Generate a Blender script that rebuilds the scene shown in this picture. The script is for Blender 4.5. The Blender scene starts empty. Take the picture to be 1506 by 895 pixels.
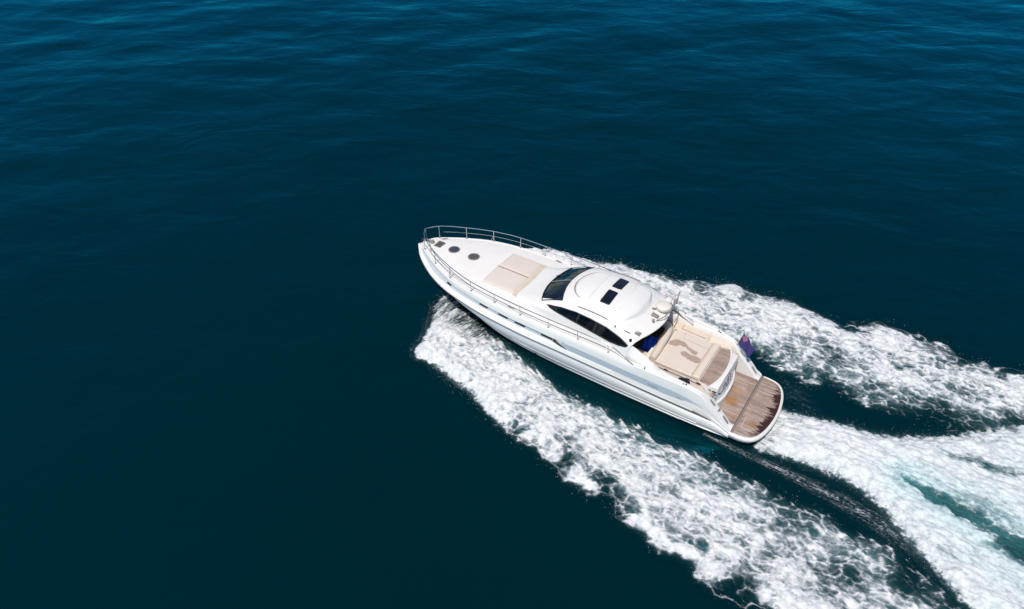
import bpy, bmesh, math
import numpy as np
from mathutils import Vector, Matrix, Euler

scene = bpy.context.scene
R = math.radians

# ------------------------------------------------------------------ camera
cam_d = bpy.data.cameras.new("camera")
cam = bpy.data.objects.new("camera", cam_d)
scene.collection.objects.link(cam)
cam_d.sensor_fit = 'HORIZONTAL'
cam_d.sensor_width = 36.0
cam_d.lens = 36.0 * 1070.0 / 1506.0
cam_d.clip_start = 0.5
cam_d.clip_end = 20000
cam.location = (0, 0, 21.3)
cam.rotation_euler = (R(90 - 39.2935), 0, 0)
scene.camera = cam

# ------------------------------------------------------------------ light
SUN_EL, SUN_AZ = 62.0, -150.0          # azimuth clockwise from +Y (view direction)
world = bpy.data.worlds.new("World")
scene.world = world
world.use_nodes = True
wn = world.node_tree
for n in list(wn.nodes):
    wn.nodes.remove(n)
sky = wn.nodes.new("ShaderNodeTexSky")
sky.sky_type = 'NISHITA'
sky.sun_disc = False
sky.sun_elevation = R(SUN_EL)
sky.sun_rotation = R(SUN_AZ)
sky.air_density = 1.0
sky.dust_density = 0.6
sky.ozone_density = 2.0
bg = wn.nodes.new("ShaderNodeBackground")
bg.inputs[1].default_value = 0.115
wo = wn.nodes.new("ShaderNodeOutputWorld")
wn.links.new(sky.outputs[0], bg.inputs[0])
wn.links.new(bg.outputs[0], wo.inputs[0])

sun_d = bpy.data.lights.new("sun", 'SUN')
sun_d.energy = 3.6
sun_d.angle = R(0.53)
sun_d.color = (1.0, 0.92, 0.825)
sun = bpy.data.objects.new("sun", sun_d)
scene.collection.objects.link(sun)
sd = Vector((math.sin(R(SUN_AZ)) * math.cos(R(SUN_EL)), math.cos(R(SUN_AZ)) * math.cos(R(SUN_EL)), math.sin(R(SUN_EL))))
sun.rotation_euler = sd.to_track_quat('Z', 'Y').to_euler()
sun.location = (0, 0, 60)

scene.view_settings.view_transform = 'Standard'
scene.view_settings.look = 'None'
scene.view_settings.gamma = 1.0
scene.view_settings.exposure = 0.0
scene.view_settings.use_curve_mapping = False
scene.cycles.max_bounces = 8
scene.cycles.transparent_max_bounces = 16

# ------------------------------------------------------------------ materials
def nt(name):
    m = bpy.data.materials.new(name)
    m.use_nodes = True
    t = m.node_tree
    for n in list(t.nodes):
        t.nodes.remove(n)
    out = t.nodes.new("ShaderNodeOutputMaterial")
    return m, t, out

def N(t, typ, **kw):
    n = t.nodes.new(typ)
    for k, v in kw.items():
        setattr(n, k, v)
    return n

def simple(name, col, rough=0.5, metal=0.0, var=0.06, scale=3.0, bump=0.0, bscale=60.0, coat=0.0, spec=0.5):
    """principled with a little procedural variation in tone, roughness and optional bump"""
    m, t, out = nt(name)
    b = N(t, "ShaderNodeBsdfPrincipled")
    tc = N(t, "ShaderNodeTexCoord")
    nz = N(t, "ShaderNodeTexNoise")
    nz.inputs["Scale"].default_value = scale
    nz.inputs["Detail"].default_value = 6
    t.links.new(tc.outputs["Object"], nz.inputs["Vector"])
    mx = N(t, "ShaderNodeMix", data_type='RGBA')
    c0 = [max(0, c * (1 - var)) for c in col]
    c1 = [min(1, c * (1 + var * .6)) for c in col]
    mx.inputs[6].default_value = (*c0, 1)
    mx.inputs[7].default_value = (*c1, 1)
    t.links.new(nz.outputs[0], mx.inputs[0])
    t.links.new(mx.outputs[2], b.inputs["Base Color"])
    mr = N(t, "ShaderNodeMapRange")
    mr.inputs[3].default_value = rough * .8
    mr.inputs[4].default_value = min(1, rough * 1.25)
    t.links.new(nz.outputs[0], mr.inputs[0])
    t.links.new(mr.outputs[0], b.inputs["Roughness"])
    b.inputs["Metallic"].default_value = metal
    b.inputs["Coat Weight"].default_value = coat
    b.inputs["Coat Roughness"].default_value = 0.1
    b.inputs["Specular IOR Level"].default_value = spec
    if bump:
        n2 = N(t, "ShaderNodeTexNoise")
        n2.inputs["Scale"].default_value = bscale
        n2.inputs["Detail"].default_value = 4
        t.links.new(tc.outputs["Object"], n2.inputs["Vector"])
        bp = N(t, "ShaderNodeBump")
        bp.inputs["Strength"].default_value = bump
        bp.inputs["Distance"].default_value = 0.02
        t.links.new(n2.outputs[0], bp.inputs["Height"])
        t.links.new(bp.outputs[0], b.inputs["Normal"])
    t.links.new(b.outputs[0], out.inputs[0])
    return m

WHITE = simple("white_gelcoat", (0.79, 0.77, 0.735), 0.34, var=0.06, scale=1.3, coat=0.08)
DECK = simple("nonskid_deck", (0.79, 0.765, 0.73), 0.62, var=0.06, scale=2.0, bump=0.25, bscale=140)
GREY_UNDER = simple("hull_paint", (0.83, 0.81, 0.78), 0.42, var=0.10, scale=0.9, coat=0.0)
STRIPE = simple("silver_blue_stripe", (0.44, 0.505, 0.56), 0.35, var=0.08, scale=1.2, coat=0.3)
RUB = simple("dark_rubbing_strake", (0.085, 0.07, 0.065), 0.5, var=0.3, scale=8)
ANTIFOUL = simple("antifouling", (0.05, 0.085, 0.10), 0.6, var=0.3, scale=2)
STEEL = simple("stainless_steel", (0.62, 0.62, 0.62), 0.18, metal=1.0, var=0.1, scale=10)
BLACK = simple("black_rubber", (0.015, 0.015, 0.017), 0.45, var=0.3, scale=12)
GREYFIT = simple("grey_fitting", (0.27, 0.255, 0.24), 0.4, var=0.3, scale=15)
CUSHION = simple("taupe_cushion", (0.67, 0.595, 0.53), 0.8, var=0.07, scale=1.8, bump=0.35, bscale=9)
CREAM = simple("cream_vinyl", (0.72, 0.615, 0.51), 0.55, var=0.07, scale=2.5, bump=0.2, bscale=14)
CREAM_DARK = simple("cream_piping", (0.42, 0.33, 0.25), 0.6, var=0.15, scale=10)
OLIVE = simple("yellowed_gutter", (0.62, 0.56, 0.42), 0.6, var=0.2, scale=4)
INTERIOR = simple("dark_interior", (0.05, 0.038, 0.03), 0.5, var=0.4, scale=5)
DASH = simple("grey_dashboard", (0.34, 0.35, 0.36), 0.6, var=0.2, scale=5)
BLUE_CLOTH = simple("blue_cloth", (0.012, 0.085, 0.60), 0.85, var=0.5, scale=5, bump=0.6, bscale=12)
BROWN_MARK = simple("brown_leather_patch", (0.44, 0.33, 0.26), 0.45, var=0.25, scale=6)
PLEXI = simple("smoked_acrylic", (0.10, 0.095, 0.09), 0.12, var=0.3, scale=14)
PLEXI_BLUE = simple("smoked_blue_acrylic", (0.05, 0.06, 0.10), 0.12, var=0.3, scale=14)
LETTER = simple("navy_lettering", (0.02, 0.03, 0.10), 0.4)
GREY_LETTER = simple("grey_lettering", (0.22, 0.27, 0.32), 0.4)
SKYGLASS = simple("tinted_skylight_glass", (0.006, 0.009, 0.02), 0.05, var=0.2, scale=3)

def glass_mat(name, tint, alpha):
    m, t, out = nt(name)
    g = N(t, "ShaderNodeBsdfGlossy"); g.inputs["Roughness"].default_value = 0.03
    g.inputs[0].default_value = (0.9, 0.95, 1, 1)
    d = N(t, "ShaderNodeBsdfDiffuse"); d.inputs[0].default_value = (0.004, 0.007, 0.014, 1)
    tr = N(t, "ShaderNodeBsdfTransparent"); tr.inputs[0].default_value = (*tint, 1)
    nz = N(t, "ShaderNodeTexNoise"); nz.inputs["Scale"].default_value = 2.2
    mr = N(t, "ShaderNodeMapRange"); mr.inputs[3].default_value = alpha - .05; mr.inputs[4].default_value = alpha + .05
    t.links.new(nz.outputs[0], mr.inputs[0])
    mx = N(t, "ShaderNodeMixShader")
    t.links.new(mr.outputs[0], mx.inputs[0]); t.links.new(d.outputs[0], mx.inputs[1]); t.links.new(tr.outputs[0], mx.inputs[2])
    fr = N(t, "ShaderNodeFresnel"); fr.inputs[0].default_value = 1.5
    m2 = N(t, "ShaderNodeMixShader")
    t.links.new(fr.outputs[0], m2.inputs[0]); t.links.new(mx.outputs[0], m2.inputs[1]); t.links.new(g.outputs[0], m2.inputs[2])
    t.links.new(m2.outputs[0], out.inputs[0])
    return m
GLASS_FRONT = glass_mat("blue_tinted_windscreen", (0.20, 0.36, 0.72), 0.68)
GLASS_SIDE = glass_mat("smoked_side_glass", (0.55, 0.52, 0.50), 0.70)

def teak(name, stain=False):
    m, t, out = nt(name)
    b = N(t, "ShaderNodeBsdfPrincipled"); b.inputs["Roughness"].default_value = 0.65
    tc = N(t, "ShaderNodeTexCoord")
    sep = N(t, "ShaderNodeSeparateXYZ"); t.links.new(tc.outputs["Object"], sep.inputs[0])
    # plank seams along x, spaced in y
    mul = N(t, "ShaderNodeMath", operation='MULTIPLY'); mul.inputs[1].default_value = 1 / 0.085
    t.links.new(sep.outputs[1], mul.inputs[0])
    fl = N(t, "ShaderNodeMath", operation='FLOOR'); t.links.new(mul.outputs[0], fl.inputs[0])
    frc = N(t, "ShaderNodeMath", operation='FRACT'); t.links.new(mul.outputs[0], frc.inputs[0])
    seam = N(t, "ShaderNodeMath", operation='LESS_THAN'); seam.inputs[1].default_value = 0.10
    t.links.new(frc.outputs[0], seam.inputs[0])
    wnz = N(t, "ShaderNodeTexWhiteNoise", noise_dimensions='1D'); t.links.new(fl.outputs[0], wnz.inputs[1])
    mp = N(t, "ShaderNodeMapping"); mp.inputs["Scale"].default_value = (1.2, 14, 5)
    t.links.new(tc.outputs["Object"], mp.inputs[0])
    gr = N(t, "ShaderNodeTexNoise"); gr.inputs["Scale"].default_value = 2.5; gr.inputs["Detail"].default_value = 8
    t.links.new(mp.outputs[0], gr.inputs["Vector"])
    add = N(t, "ShaderNodeMath", operation='MULTIPLY_ADD'); add.inputs[1].default_value = 0.35
    t.links.new(wnz.outputs[0], add.inputs[0]); t.links.new(gr.outputs[0], add.inputs[2])
    cr = N(t, "ShaderNodeValToRGB")
    cr.color_ramp.elements[0].position = 0.35; cr.color_ramp.elements[0].color = (0.23, 0.165, 0.135, 1)
    cr.color_ramp.elements[1].position = 0.95; cr.color_ramp.elements[1].color = (0.47, 0.365, 0.305, 1)
    t.links.new(add.outputs[0], cr.inputs[0])
    last = cr.outputs[0]
    mx = N(t, "ShaderNodeMix", data_type='RGBA'); mx.inputs[7].default_value = (0.20, 0.15, 0.125, 1)
    sm = N(t, "ShaderNodeMath", operation='MULTIPLY'); sm.inputs[1].default_value = 0.7
    t.links.new(seam.outputs[0], sm.inputs[0])
    t.links.new(sm.outputs[0], mx.inputs[0]); t.links.new(last, mx.inputs[6]); last = mx.outputs[2]
    if stain:
        # orange varnish / rust patches: blobs at fixed places, edges broken by noise along the grain
        def blob(cx, cy, rx, ry, thr_noise, colour, amount, last):
            mpb = N(t, "ShaderNodeMapping"); mpb.inputs["Location"].default_value = (-cx / rx, -cy / ry, 0)
            mpb.inputs["Scale"].default_value = (1 / rx, 1 / ry, 0)
            t.links.new(tc.outputs["Object"], mpb.inputs[0])
            ln = N(t, "ShaderNodeVectorMath", operation='LENGTH'); t.links.new(mpb.outputs[0], ln.inputs[0])
            ad = N(t, "ShaderNodeMath", operation='MULTIPLY_ADD'); ad.inputs[1].default_value = -thr_noise
            t.links.new(gr.outputs[0], ad.inputs[0]); t.links.new(ln.outputs[1], ad.inputs[2])
            m1 = N(t, "ShaderNodeMapRange"); m1.inputs[1].default_value = 0.42; m1.inputs[2].default_value = -0.15
            m1.inputs[3].default_value = 0; m1.inputs[4].default_value = amount
            t.links.new(ad.outputs[0], m1.inputs[0])
            mm = N(t, "ShaderNodeMix", data_type='RGBA'); mm.inputs[7].default_value = (*colour, 1)
            t.links.new(m1.outputs[0], mm.inputs[0]); t.links.new(last, mm.inputs[6])
            return mm.outputs[2]
        last = blob(0.50, 0.25, 0.36, 0.34, 1.25, (0.34, 0.155, 0.045), 0.8, last)
        last = blob(0.52, -0.35, 0.34, 0.26, 1.25, (0.42, 0.21, 0.08), 0.5, last)
        last = blob(-0.62, 0.95, 0.20, 0.24, 1.25, (0.32, 0.14, 0.05), 0.7, last)
        last = blob(0.05, 1.05, 0.25, 0.45, 1.2, (0.38, 0.20, 0.09), 0.35, last)
        # dark wet weed growing in from the aft edge: distance to the edge curve + grain noise
        y2 = N(t, "ShaderNodeMath", operation='MULTIPLY'); t.links.new(sep.outputs[1], y2.inputs[0]); t.links.new(sep.outputs[1], y2.inputs[1])
        y4 = N(t, "ShaderNodeMath", operation='MULTIPLY_ADD'); y4.inputs[1].default_value = 0.10; y4.inputs[2].default_value = -1.18
        t.links.new(y2.outputs[0], y4.inputs[0])          # edge x at this y
        ds = N(t, "ShaderNodeMath", operation='SUBTRACT'); t.links.new(sep.outputs[0], ds.inputs[0]); t.links.new(y4.outputs[0], ds.inputs[1])
        # asymmetric: wide in the middle/port half
        mp3 = N(t, "ShaderNodeMapping"); mp3.inputs["Scale"].default_value = (1.0, 5.5, 1)
        t.links.new(tc.outputs["Object"], mp3.inputs[0])
        n3 = N(t, "ShaderNodeTexNoise"); n3.inputs["Scale"].default_value = 1.6; n3.inputs["Detail"].default_value = 6; n3.inputs["Roughness"].default_value = 0.65
        t.links.new(mp3.outputs[0], n3.inputs["Vector"])
        ma = N(t, "ShaderNodeMath", operation='MULTIPLY_ADD'); ma.inputs[1].default_value = -1.5
        t.links.new(n3.outputs[0], ma.inputs[0]); t.links.new(ds.outputs[0], ma.inputs[2])
        m1 = N(t, "ShaderNodeMapRange"); m1.inputs[1].default_value = -0.46; m1.inputs[2].default_value = -0.56
        m1.inputs[3].default_value = 0; m1.inputs[4].default_value = 0.95
        t.links.new(ma.outputs[0], m1.inputs[0])
        # fades out towards both corners
        cw = N(t, "ShaderNodeMapRange"); cw.inputs[1].default_value = 2.9; cw.inputs[2].default_value = 1.5; cw.inputs[3].default_value = 0; cw.inputs[4].default_value = 1
        t.links.new(y2.outputs[0], cw.inputs[0])
        mc = N(t, "ShaderNodeMath", operation='MULTIPLY'); t.links.new(m1.outputs[0], mc.inputs[0]); t.links.new(cw.outputs[0], mc.inputs[1])
        # lighter salt-bleached blotches
        n4 = N(t, "ShaderNodeTexNoise"); n4.inputs["Scale"].default_value = 4.0; n4.inputs["Detail"].default_value = 7
        t.links.new(mp3.outputs[0], n4.inputs["Vector"])
        m4 = N(t, "ShaderNodeMapRange"); m4.inputs[1].default_value = 0.55; m4.inputs[2].default_value = 0.72; m4.inputs[4].default_value = 0.55
        t.links.new(n4.outputs[0], m4.inputs[0])
        m5 = N(t, "ShaderNodeMix", data_type='RGBA'); m5.inputs[7].default_value = (0.55, 0.43, 0.37, 1)
        t.links.new(m4.outputs[0], m5.inputs[0]); t.links.new(last, m5.inputs[6]); last = m5.outputs[2]
    # dull weathered blotches that ignore the planks
    n6 = N(t, "ShaderNodeTexNoise"); n6.inputs["Scale"].default_value = 2.6; n6.inputs["Detail"].default_value = 8; n6.inputs["Roughness"].default_value = .7
    t.links.new(tc.outputs["Object"], n6.inputs["Vector"])
    m6 = N(t, "ShaderNodeMapRange"); m6.inputs[1].default_value = 0.48; m6.inputs[2].default_value = 0.68; m6.inputs[4].default_value = 0.55
    t.links.new(n6.outputs[0], m6.inputs[0])
    m7 = N(t, "ShaderNodeMix", data_type='RGBA'); m7.inputs[7].default_value = (0.21, 0.135, 0.10, 1)
    t.links.new(m6.outputs[0], m7.inputs[0]); t.links.new(last, m7.inputs[6]); last = m7.outputs[2]
    if stain:
        mm = N(t, "ShaderNodeMix", data_type='RGBA'); mm.inputs[7].default_value = (0.026, 0.006, 0.006, 1)
        t.links.new(mc.outputs[0], mm.inputs[0]); t.links.new(last, mm.inputs[6]); last = mm.outputs[2]
    t.links.new(last, b.inputs["Base Color"])
    b.inputs["Specular IOR Level"].default_value = 0.25
    bp = N(t, "ShaderNodeBump"); bp.inputs["Strength"].default_value = 0.25; bp.inputs["Distance"].default_value = 0.01
    t.links.new(gr.outputs[0], bp.inputs["Height"]); t.links.new(bp.outputs[0], b.inputs["Normal"])
    t.links.new(b.outputs[0], out.inputs[0])
    return m
TEAK = teak("grey_teak")
TEAK_ST = teak("stained_teak", True)
TEAK_TRIM = simple("dark_teak_trim", (0.24, 0.185, 0.165), 0.6, var=0.25, scale=7)

def flag_mat():
    m, t, out = nt("ensign_cloth")
    b = N(t, "ShaderNodeBsdfPrincipled"); b.inputs["Roughness"].default_value = 0.8
    uv = N(t, "ShaderNodeUVMap")
    sep = N(t, "ShaderNodeSeparateXYZ"); t.links.new(uv.outputs[0], sep.inputs[0])
    def box(x0, x1, y0, y1):
        outs = []
        for o, lo, hi in ((0, x0, x1), (1, y0, y1)):
            g = N(t, "ShaderNodeMath", operation='GREATER_THAN'); g.inputs[1].default_value = lo; t.links.new(sep.outputs[o], g.inputs[0])
            l = N(t, "ShaderNodeMath", operation='LESS_THAN'); l.inputs[1].default_value = hi; t.links.new(sep.outputs[o], l.inputs[0])
            outs += [g, l]
        a = outs[0]
        for o in outs[1:]:
            mu = N(t, "ShaderNodeMath", operation='MULTIPLY'); t.links.new(a.outputs[0], mu.inputs[0]); t.links.new(o.outputs[0], mu.inputs[1]); a = mu
        return a
    def over(last, mask, col):
        mx = N(t, "ShaderNodeMix", data_type='RGBA'); mx.inputs[7].default_value = (*col, 1)
        t.links.new(mask.outputs[0], mx.inputs[0])
        if isinstance(last, tuple): mx.inputs[6].default_value = (*last, 1)
        else: t.links.new(last, mx.inputs[6])
        return mx.outputs[2]
    last = (0.045, 0.035, 0.17)
    last = over(last, box(0, .42, .52, 1), (0.05, 0.04, 0.18))
    last = over(last, box(0.05, .36, .70, .86), (0.40, 0.34, 0.42))
    last = over(last, box(.15, .27, .56, .97), (0.40, 0.34, 0.42))
    last = over(last, box(0.0, .42, .73, .81), (0.42, 0.07, 0.12))
    last = over(last, box(.175, .245, .52, 1), (0.42, 0.07, 0.12))
    t.links.new(last, b.inputs["Base Color"])
    b.inputs["Transmission Weight"].default_value = 0
    t.links.new(b.outputs[0], out.inputs[0])
    return m
FLAG = flag_mat()

# ------------------------------------------------------------------ mesh helpers
def link(o, parent=None):
    scene.collection.objects.link(o)
    if parent is not None:
        o.parent = parent
    return o

def mesh(name, verts, faces, mat, parent=None, smooth=True, angle=40, mats=None, fmat=None):
    me = bpy.data.meshes.new(name)
    me.from_pydata([tuple(map(float, v)) for v in verts], [], [tuple(int(i) for i in f) for f in faces])
    me.validate()
    me.update()
    bm = bmesh.new(); bm.from_mesh(me)
    bmesh.ops.recalc_face_normals(bm, faces=bm.faces)
    bm.to_mesh(me); bm.free()
    for mm in (mats or [mat]):
        me.materials.append(mm)
    if fmat is not None:
        me.polygons.foreach_set("material_index", np.array(fmat, dtype=np.int32))
    if smooth:
        me.shade_smooth()
        me.set_sharp_from_angle(angle=R(angle))
    return link(bpy.data.objects.new(name, me), parent)

class MB:
    def __init__(s): s.v = []; s.f = []
    def add(s, v, f):
        o = len(s.v); s.v += [tuple(p) for p in v]; s.f += [tuple(i + o for i in q) for q in f]
    def grid(s, P):
        P = np.asarray(P); n, m = P.shape[:2]
        s.add(P.reshape(-1, 3), [(i * m + j, i * m + j + 1, (i + 1) * m + j + 1, (i + 1) * m + j) for i in range(n - 1) for j in range(m - 1)])
    def box(s, c, d, rz=0, bev=0.0, M=None):
        """box with chamfered edges"""
        bm = bmesh.new(); bmesh.ops.create_cube(bm, size=1)
        for v in bm.verts: v.co = Vector((v.co.x * d[0], v.co.y * d[1], v.co.z * d[2]))
        if bev: bmesh.ops.bevel(bm, geom=list(bm.edges), offset=bev, segments=3, affect='EDGES', profile=.5)
        T = Matrix.Translation(c) @ (M if M is not None else Matrix.Rotation(rz, 4, 'Z'))
        for v in bm.verts: v.co = T @ v.co
        s.bm(bm)
    def bm(s, bm):
        bm.verts.index_update()
        s.add([v.co[:] for v in bm.verts], [[v.index for v in f.verts] for f in bm.faces]); bm.free()
    def tube(s, pts, r, n=8, closed=False):
        pts = [Vector(p) for p in pts]; k = len(pts); rings = []
        prev = None
        for i, p in enumerate(pts):
            a = pts[i - 1] if (i > 0 or closed) else p
            b = pts[(i + 1) % k] if (i < k - 1 or closed) else p
            t = (b - a).normalized()
            if prev is None:
                u = t.orthogonal().normalized()
            else:
                u = (prev - t * prev.dot(t)).normalized()
            prev = u; w = t.cross(u)
            rr = r[i] if hasattr(r, '__len__') else r
            rings.append([p + (u * math.cos(2 * math.pi * j / n) + w * math.sin(2 * math.pi * j / n)) * rr for j in range(n)])
        v = [q for ring in rings for q in ring]; f = []
        for i in range(k - 1 + (1 if closed else 0)):
            for j in range(n):
                i2 = (i + 1) % k
                f.append((i * n + j, i * n + (j + 1) % n, i2 * n + (j + 1) % n, i2 * n + j))
        if not closed:
            f.append(tuple(range(n))); f.append(tuple((k - 1) * n + j for j in range(n)))
        s.add(v, f)
    def lathe(s, prof, c=(0, 0, 0), n=32, M=None):
        T = Matrix.Translation(c) @ (M or Matrix.Identity(4))
        v = []; f = []; k = len(prof)
        for (r, z) in prof:
            for j in range(n):
                a = 2 * math.pi * j / n
                v.append((T @ Vector((r * math.cos(a), r * math.sin(a), z)))[:])
        for i in range(k - 1):
            for j in range(n):
                f.append((i * n + j, i * n + (j + 1) % n, (i + 1) * n + (j + 1) % n, (i + 1) * n + j))
        f.append(tuple(range(n))); f.append(tuple((k - 1) * n + j for j in range(n)))
        s.add(v, f)
    def prism(s, outline, zt, zb):
        """outline: list (x,y); zt, zb: callables or numbers"""
        g = (lambda z: z if callable(z) else (lambda x, y: z))
        zt, zb = g(zt), g(zb); n = len(outline)
        v = [(x, y, zt(x, y)) for x, y in outline] + [(x, y, zb(x, y)) for x, y in outline]
        f = [tuple(range(n)), tuple(range(2 * n - 1, n - 1, -1))] + [(i, (i + 1) % n, n + (i + 1) % n, n + i) for i in range(n)]
        s.add(v, f)
    def build(s, name, mat, parent=None, **k): return mesh(name, s.v, s.f, mat, parent, **k)

def blur(a, r):
    """three box blurs of radius r cells"""
    for _ in range(2):
        for ax in (0, 1):
            p = np.pad(a, [(r + 1, r) if k == ax else (0, 0) for k in (0, 1)], mode='edge')
            c = np.cumsum(p, axis=ax); n = a.shape[ax]
            hi = np.take(c, np.arange(2 * r + 1, 2 * r + 1 + n), axis=ax); lo = np.take(c, np.arange(0, n), axis=ax)
            a = (hi - lo) / (2 * r + 1)
    return a

def smoothstep(a, b, x):
    t = np.clip((x - a) / (b - a), 0, 1); return t * t * (3 - 2 * t)

def pchip(xs, ys):
    """smooth interpolation: linear table blurred a little"""
    xs = np.asarray(xs, float); ys = np.asarray(ys, float)
    d = np.diff(ys) / np.diff(xs)
    m = np.zeros_like(ys); m[0] = d[0]; m[-1] = d[-1]
    for i in range(1, len(xs) - 1):
        m[i] = 0 if d[i - 1] * d[i] <= 0 else 2 * d[i - 1] * d[i] / (d[i - 1] + d[i])
    def f(x):
        x = np.clip(np.asarray(x, float), xs[0], xs[-1]); i = np.clip(np.searchsorted(xs, x) - 1, 0, len(xs) - 2)
        h = xs[i + 1] - xs[i]; t = (x - xs[i]) / h
        return ((2*t**3-3*t**2+1)*ys[i] + (t**3-2*t**2+t)*h*m[i] + (-2*t**3+3*t**2)*ys[i+1] + (t**3-t**2)*h*m[i+1])
    return f

def empty(name, label, cat, loc, rz=0.0, group=None):
    o = bpy.data.objects.new(name, None); scene.collection.objects.link(o)
    o.location = loc; o.rotation_euler = (0, 0, rz)
    o["label"] = label; o["category"] = cat
    if group: o["group"] = group
    return o

# boat frame: origin under the transom on the water, local x to the bow, local y to port
BO = Vector((9.03713, 19.40679, 0.0)); BROT = R(146.4552)
BM = Matrix.Translation(BO) @ Matrix.Rotation(BROT, 4, 'Z')

# ------------------------------------------------------------------ numpy noise
def _hash(ix, iy, seed):
    h = (ix.astype(np.int64) * 374761393 + iy.astype(np.int64) * 668265263 + seed * 974634277) & 0xffffffff
    h = ((h ^ (h >> 13)) * 1274126177) & 0xffffffff
    h = (h ^ (h >> 16)) & 0xffffffff
    h = (h * 2246822519) & 0xffffffff
    return ((h ^ (h >> 15)) & 0xffffff) / float(0x1000000)

def gnoise(x, y, seed=0):
    ix = np.floor(x); iy = np.floor(y); fx = x - ix; fy = y - iy
    ix = ix.astype(np.int64); iy = iy.astype(np.int64)
    u = fx*fx*fx*(fx*(fx*6-15)+10); v = fy*fy*fy*(fy*(fy*6-15)+10)
    def g(dx, dy):
        a = _hash(ix + dx, iy + dy, seed) * 2 * np.pi
        return np.cos(a) * (fx - dx) + np.sin(a) * (fy - dy)
    return 1.5 * ((g(0,0)*(1-u)+g(1,0)*u)*(1-v) + (g(0,1)*(1-u)+g(1,1)*u)*v)

def fbm(x, y, oct=4, seed=0, gain=0.5, lac=2.03):
    s = 0; a = 1; t = 0
    for o in range(oct):
        s = s + a * gnoise(x, y, seed + o * 17); t += a; a *= gain; x = x * lac + 13.7; y = y * lac + 7.3
    return s / t

def worley(x, y, seed=0):
    ix = np.floor(x).astype(np.int64); iy = np.floor(y).astype(np.int64)
    f1 = np.full(x.shape, 9.0); f2 = np.full(x.shape, 9.0)
    for dx in (-1, 0, 1):
        for dy in (-1, 0, 1):
            cx = ix + dx; cy = iy + dy
            px = cx + _hash(cx, cy, seed); py = cy + _hash(cx, cy, seed + 5)
            d = np.hypot(px - x, py - y)
            f2 = np.minimum(f2, np.maximum(f1, d)); f1 = np.minimum(f1, d)
    return f1, f2

def inside(poly, x, y):
    poly = np.asarray(poly, float); r = np.zeros(x.shape, bool); n = len(poly)
    for i in range(n):
        x0, y0 = poly[i]; x1, y1 = poly[(i + 1) % n]
        if y0 == y1: continue
        c = ((y0 > y) != (y1 > y)) & (x < (x1 - x0) * (y - y0) / (y1 - y0) + x0)
        r ^= c
    return r

def polydist(pts, x, y, closed):
    pts = np.asarray(pts, float); d = np.full(x.shape, 1e9); par = np.zeros(x.shape)
    n = len(pts); acc = 0
    for i in range(n if closed else n - 1):
        a = pts[i]; b = pts[(i + 1) % n]; e = b - a; L = e @ e
        t = np.clip(((x - a[0]) * e[0] + (y - a[1]) * e[1]) / L, 0, 1)
        q = np.hypot(x - a[0] - t * e[0], y - a[1] - t * e[1])
        k = q < d; d = np.where(k, q, d); par = np.where(k, acc + t * math.sqrt(L), par); acc += math.sqrt(L)
    return d, par

def sdf(poly, x, y):
    d, _ = polydist(poly, x, y, True)
    return np.where(inside(poly, x, y), d, -d)

# ------------------------------------------------------------------ water
def wave(x, y):
    """height of the calm sea in world metres"""
    s = 0.21 * fbm(x / 13.0 + y / 40, y / 8.0 - x / 30, 2, 3) + 0.075 * fbm(x / 4.4 - y / 14, y / 2.9, 3, 11)
    far = np.exp(-(np.maximum(0, np.hypot(x, y - 40) - 90) / 120) ** 2)
    near = 0.25 + 0.75 * smoothstep(12, 40, np.hypot(x - 6, y - 22))
    return s * far * near

def nonuni(lo, hi, step, out):
    core = np.arange(lo, hi + step, step)
    tail = np.array([hi + step * (1.22 ** k - 1) / .22 for k in range(2, 200)])
    tail = tail[tail < out]
    neg = lo - (tail - hi)
    return np.concatenate([neg[::-1], core, tail])

def fast_mesh(name, V, quads, mat, attrs=None, smooth=True):
    me = bpy.data.meshes.new(name)
    V = np.asarray(V, np.float32); Q = np.asarray(quads, np.int32)
    me.vertices.add(len(V)); me.vertices.foreach_set("co", V.ravel())
    k = Q.shape[1]
    me.loops.add(Q.size); me.loops.foreach_set("vertex_index", Q.ravel())
    me.polygons.add(len(Q)); me.polygons.foreach_set("loop_start", np.arange(0, Q.size, k, dtype=np.int32))
    me.polygons.foreach_set("loop_total", np.full(len(Q), k, np.int32))
    me.polygons.foreach_set("use_smooth", np.full(len(Q), smooth))
    me.update(calc_edges=True)
    for nm, val in (attrs or {}).items():
        a = me.attributes.new(nm, 'FLOAT', 'POINT'); a.data.foreach_set("value", np.asarray(val, np.float32))
    me.materials.append(mat)
    o = bpy.data.objects.new(name, me); scene.collection.objects.link(o)
    return o

BODY = (0.0, 0.0142, 0.0182)

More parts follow.
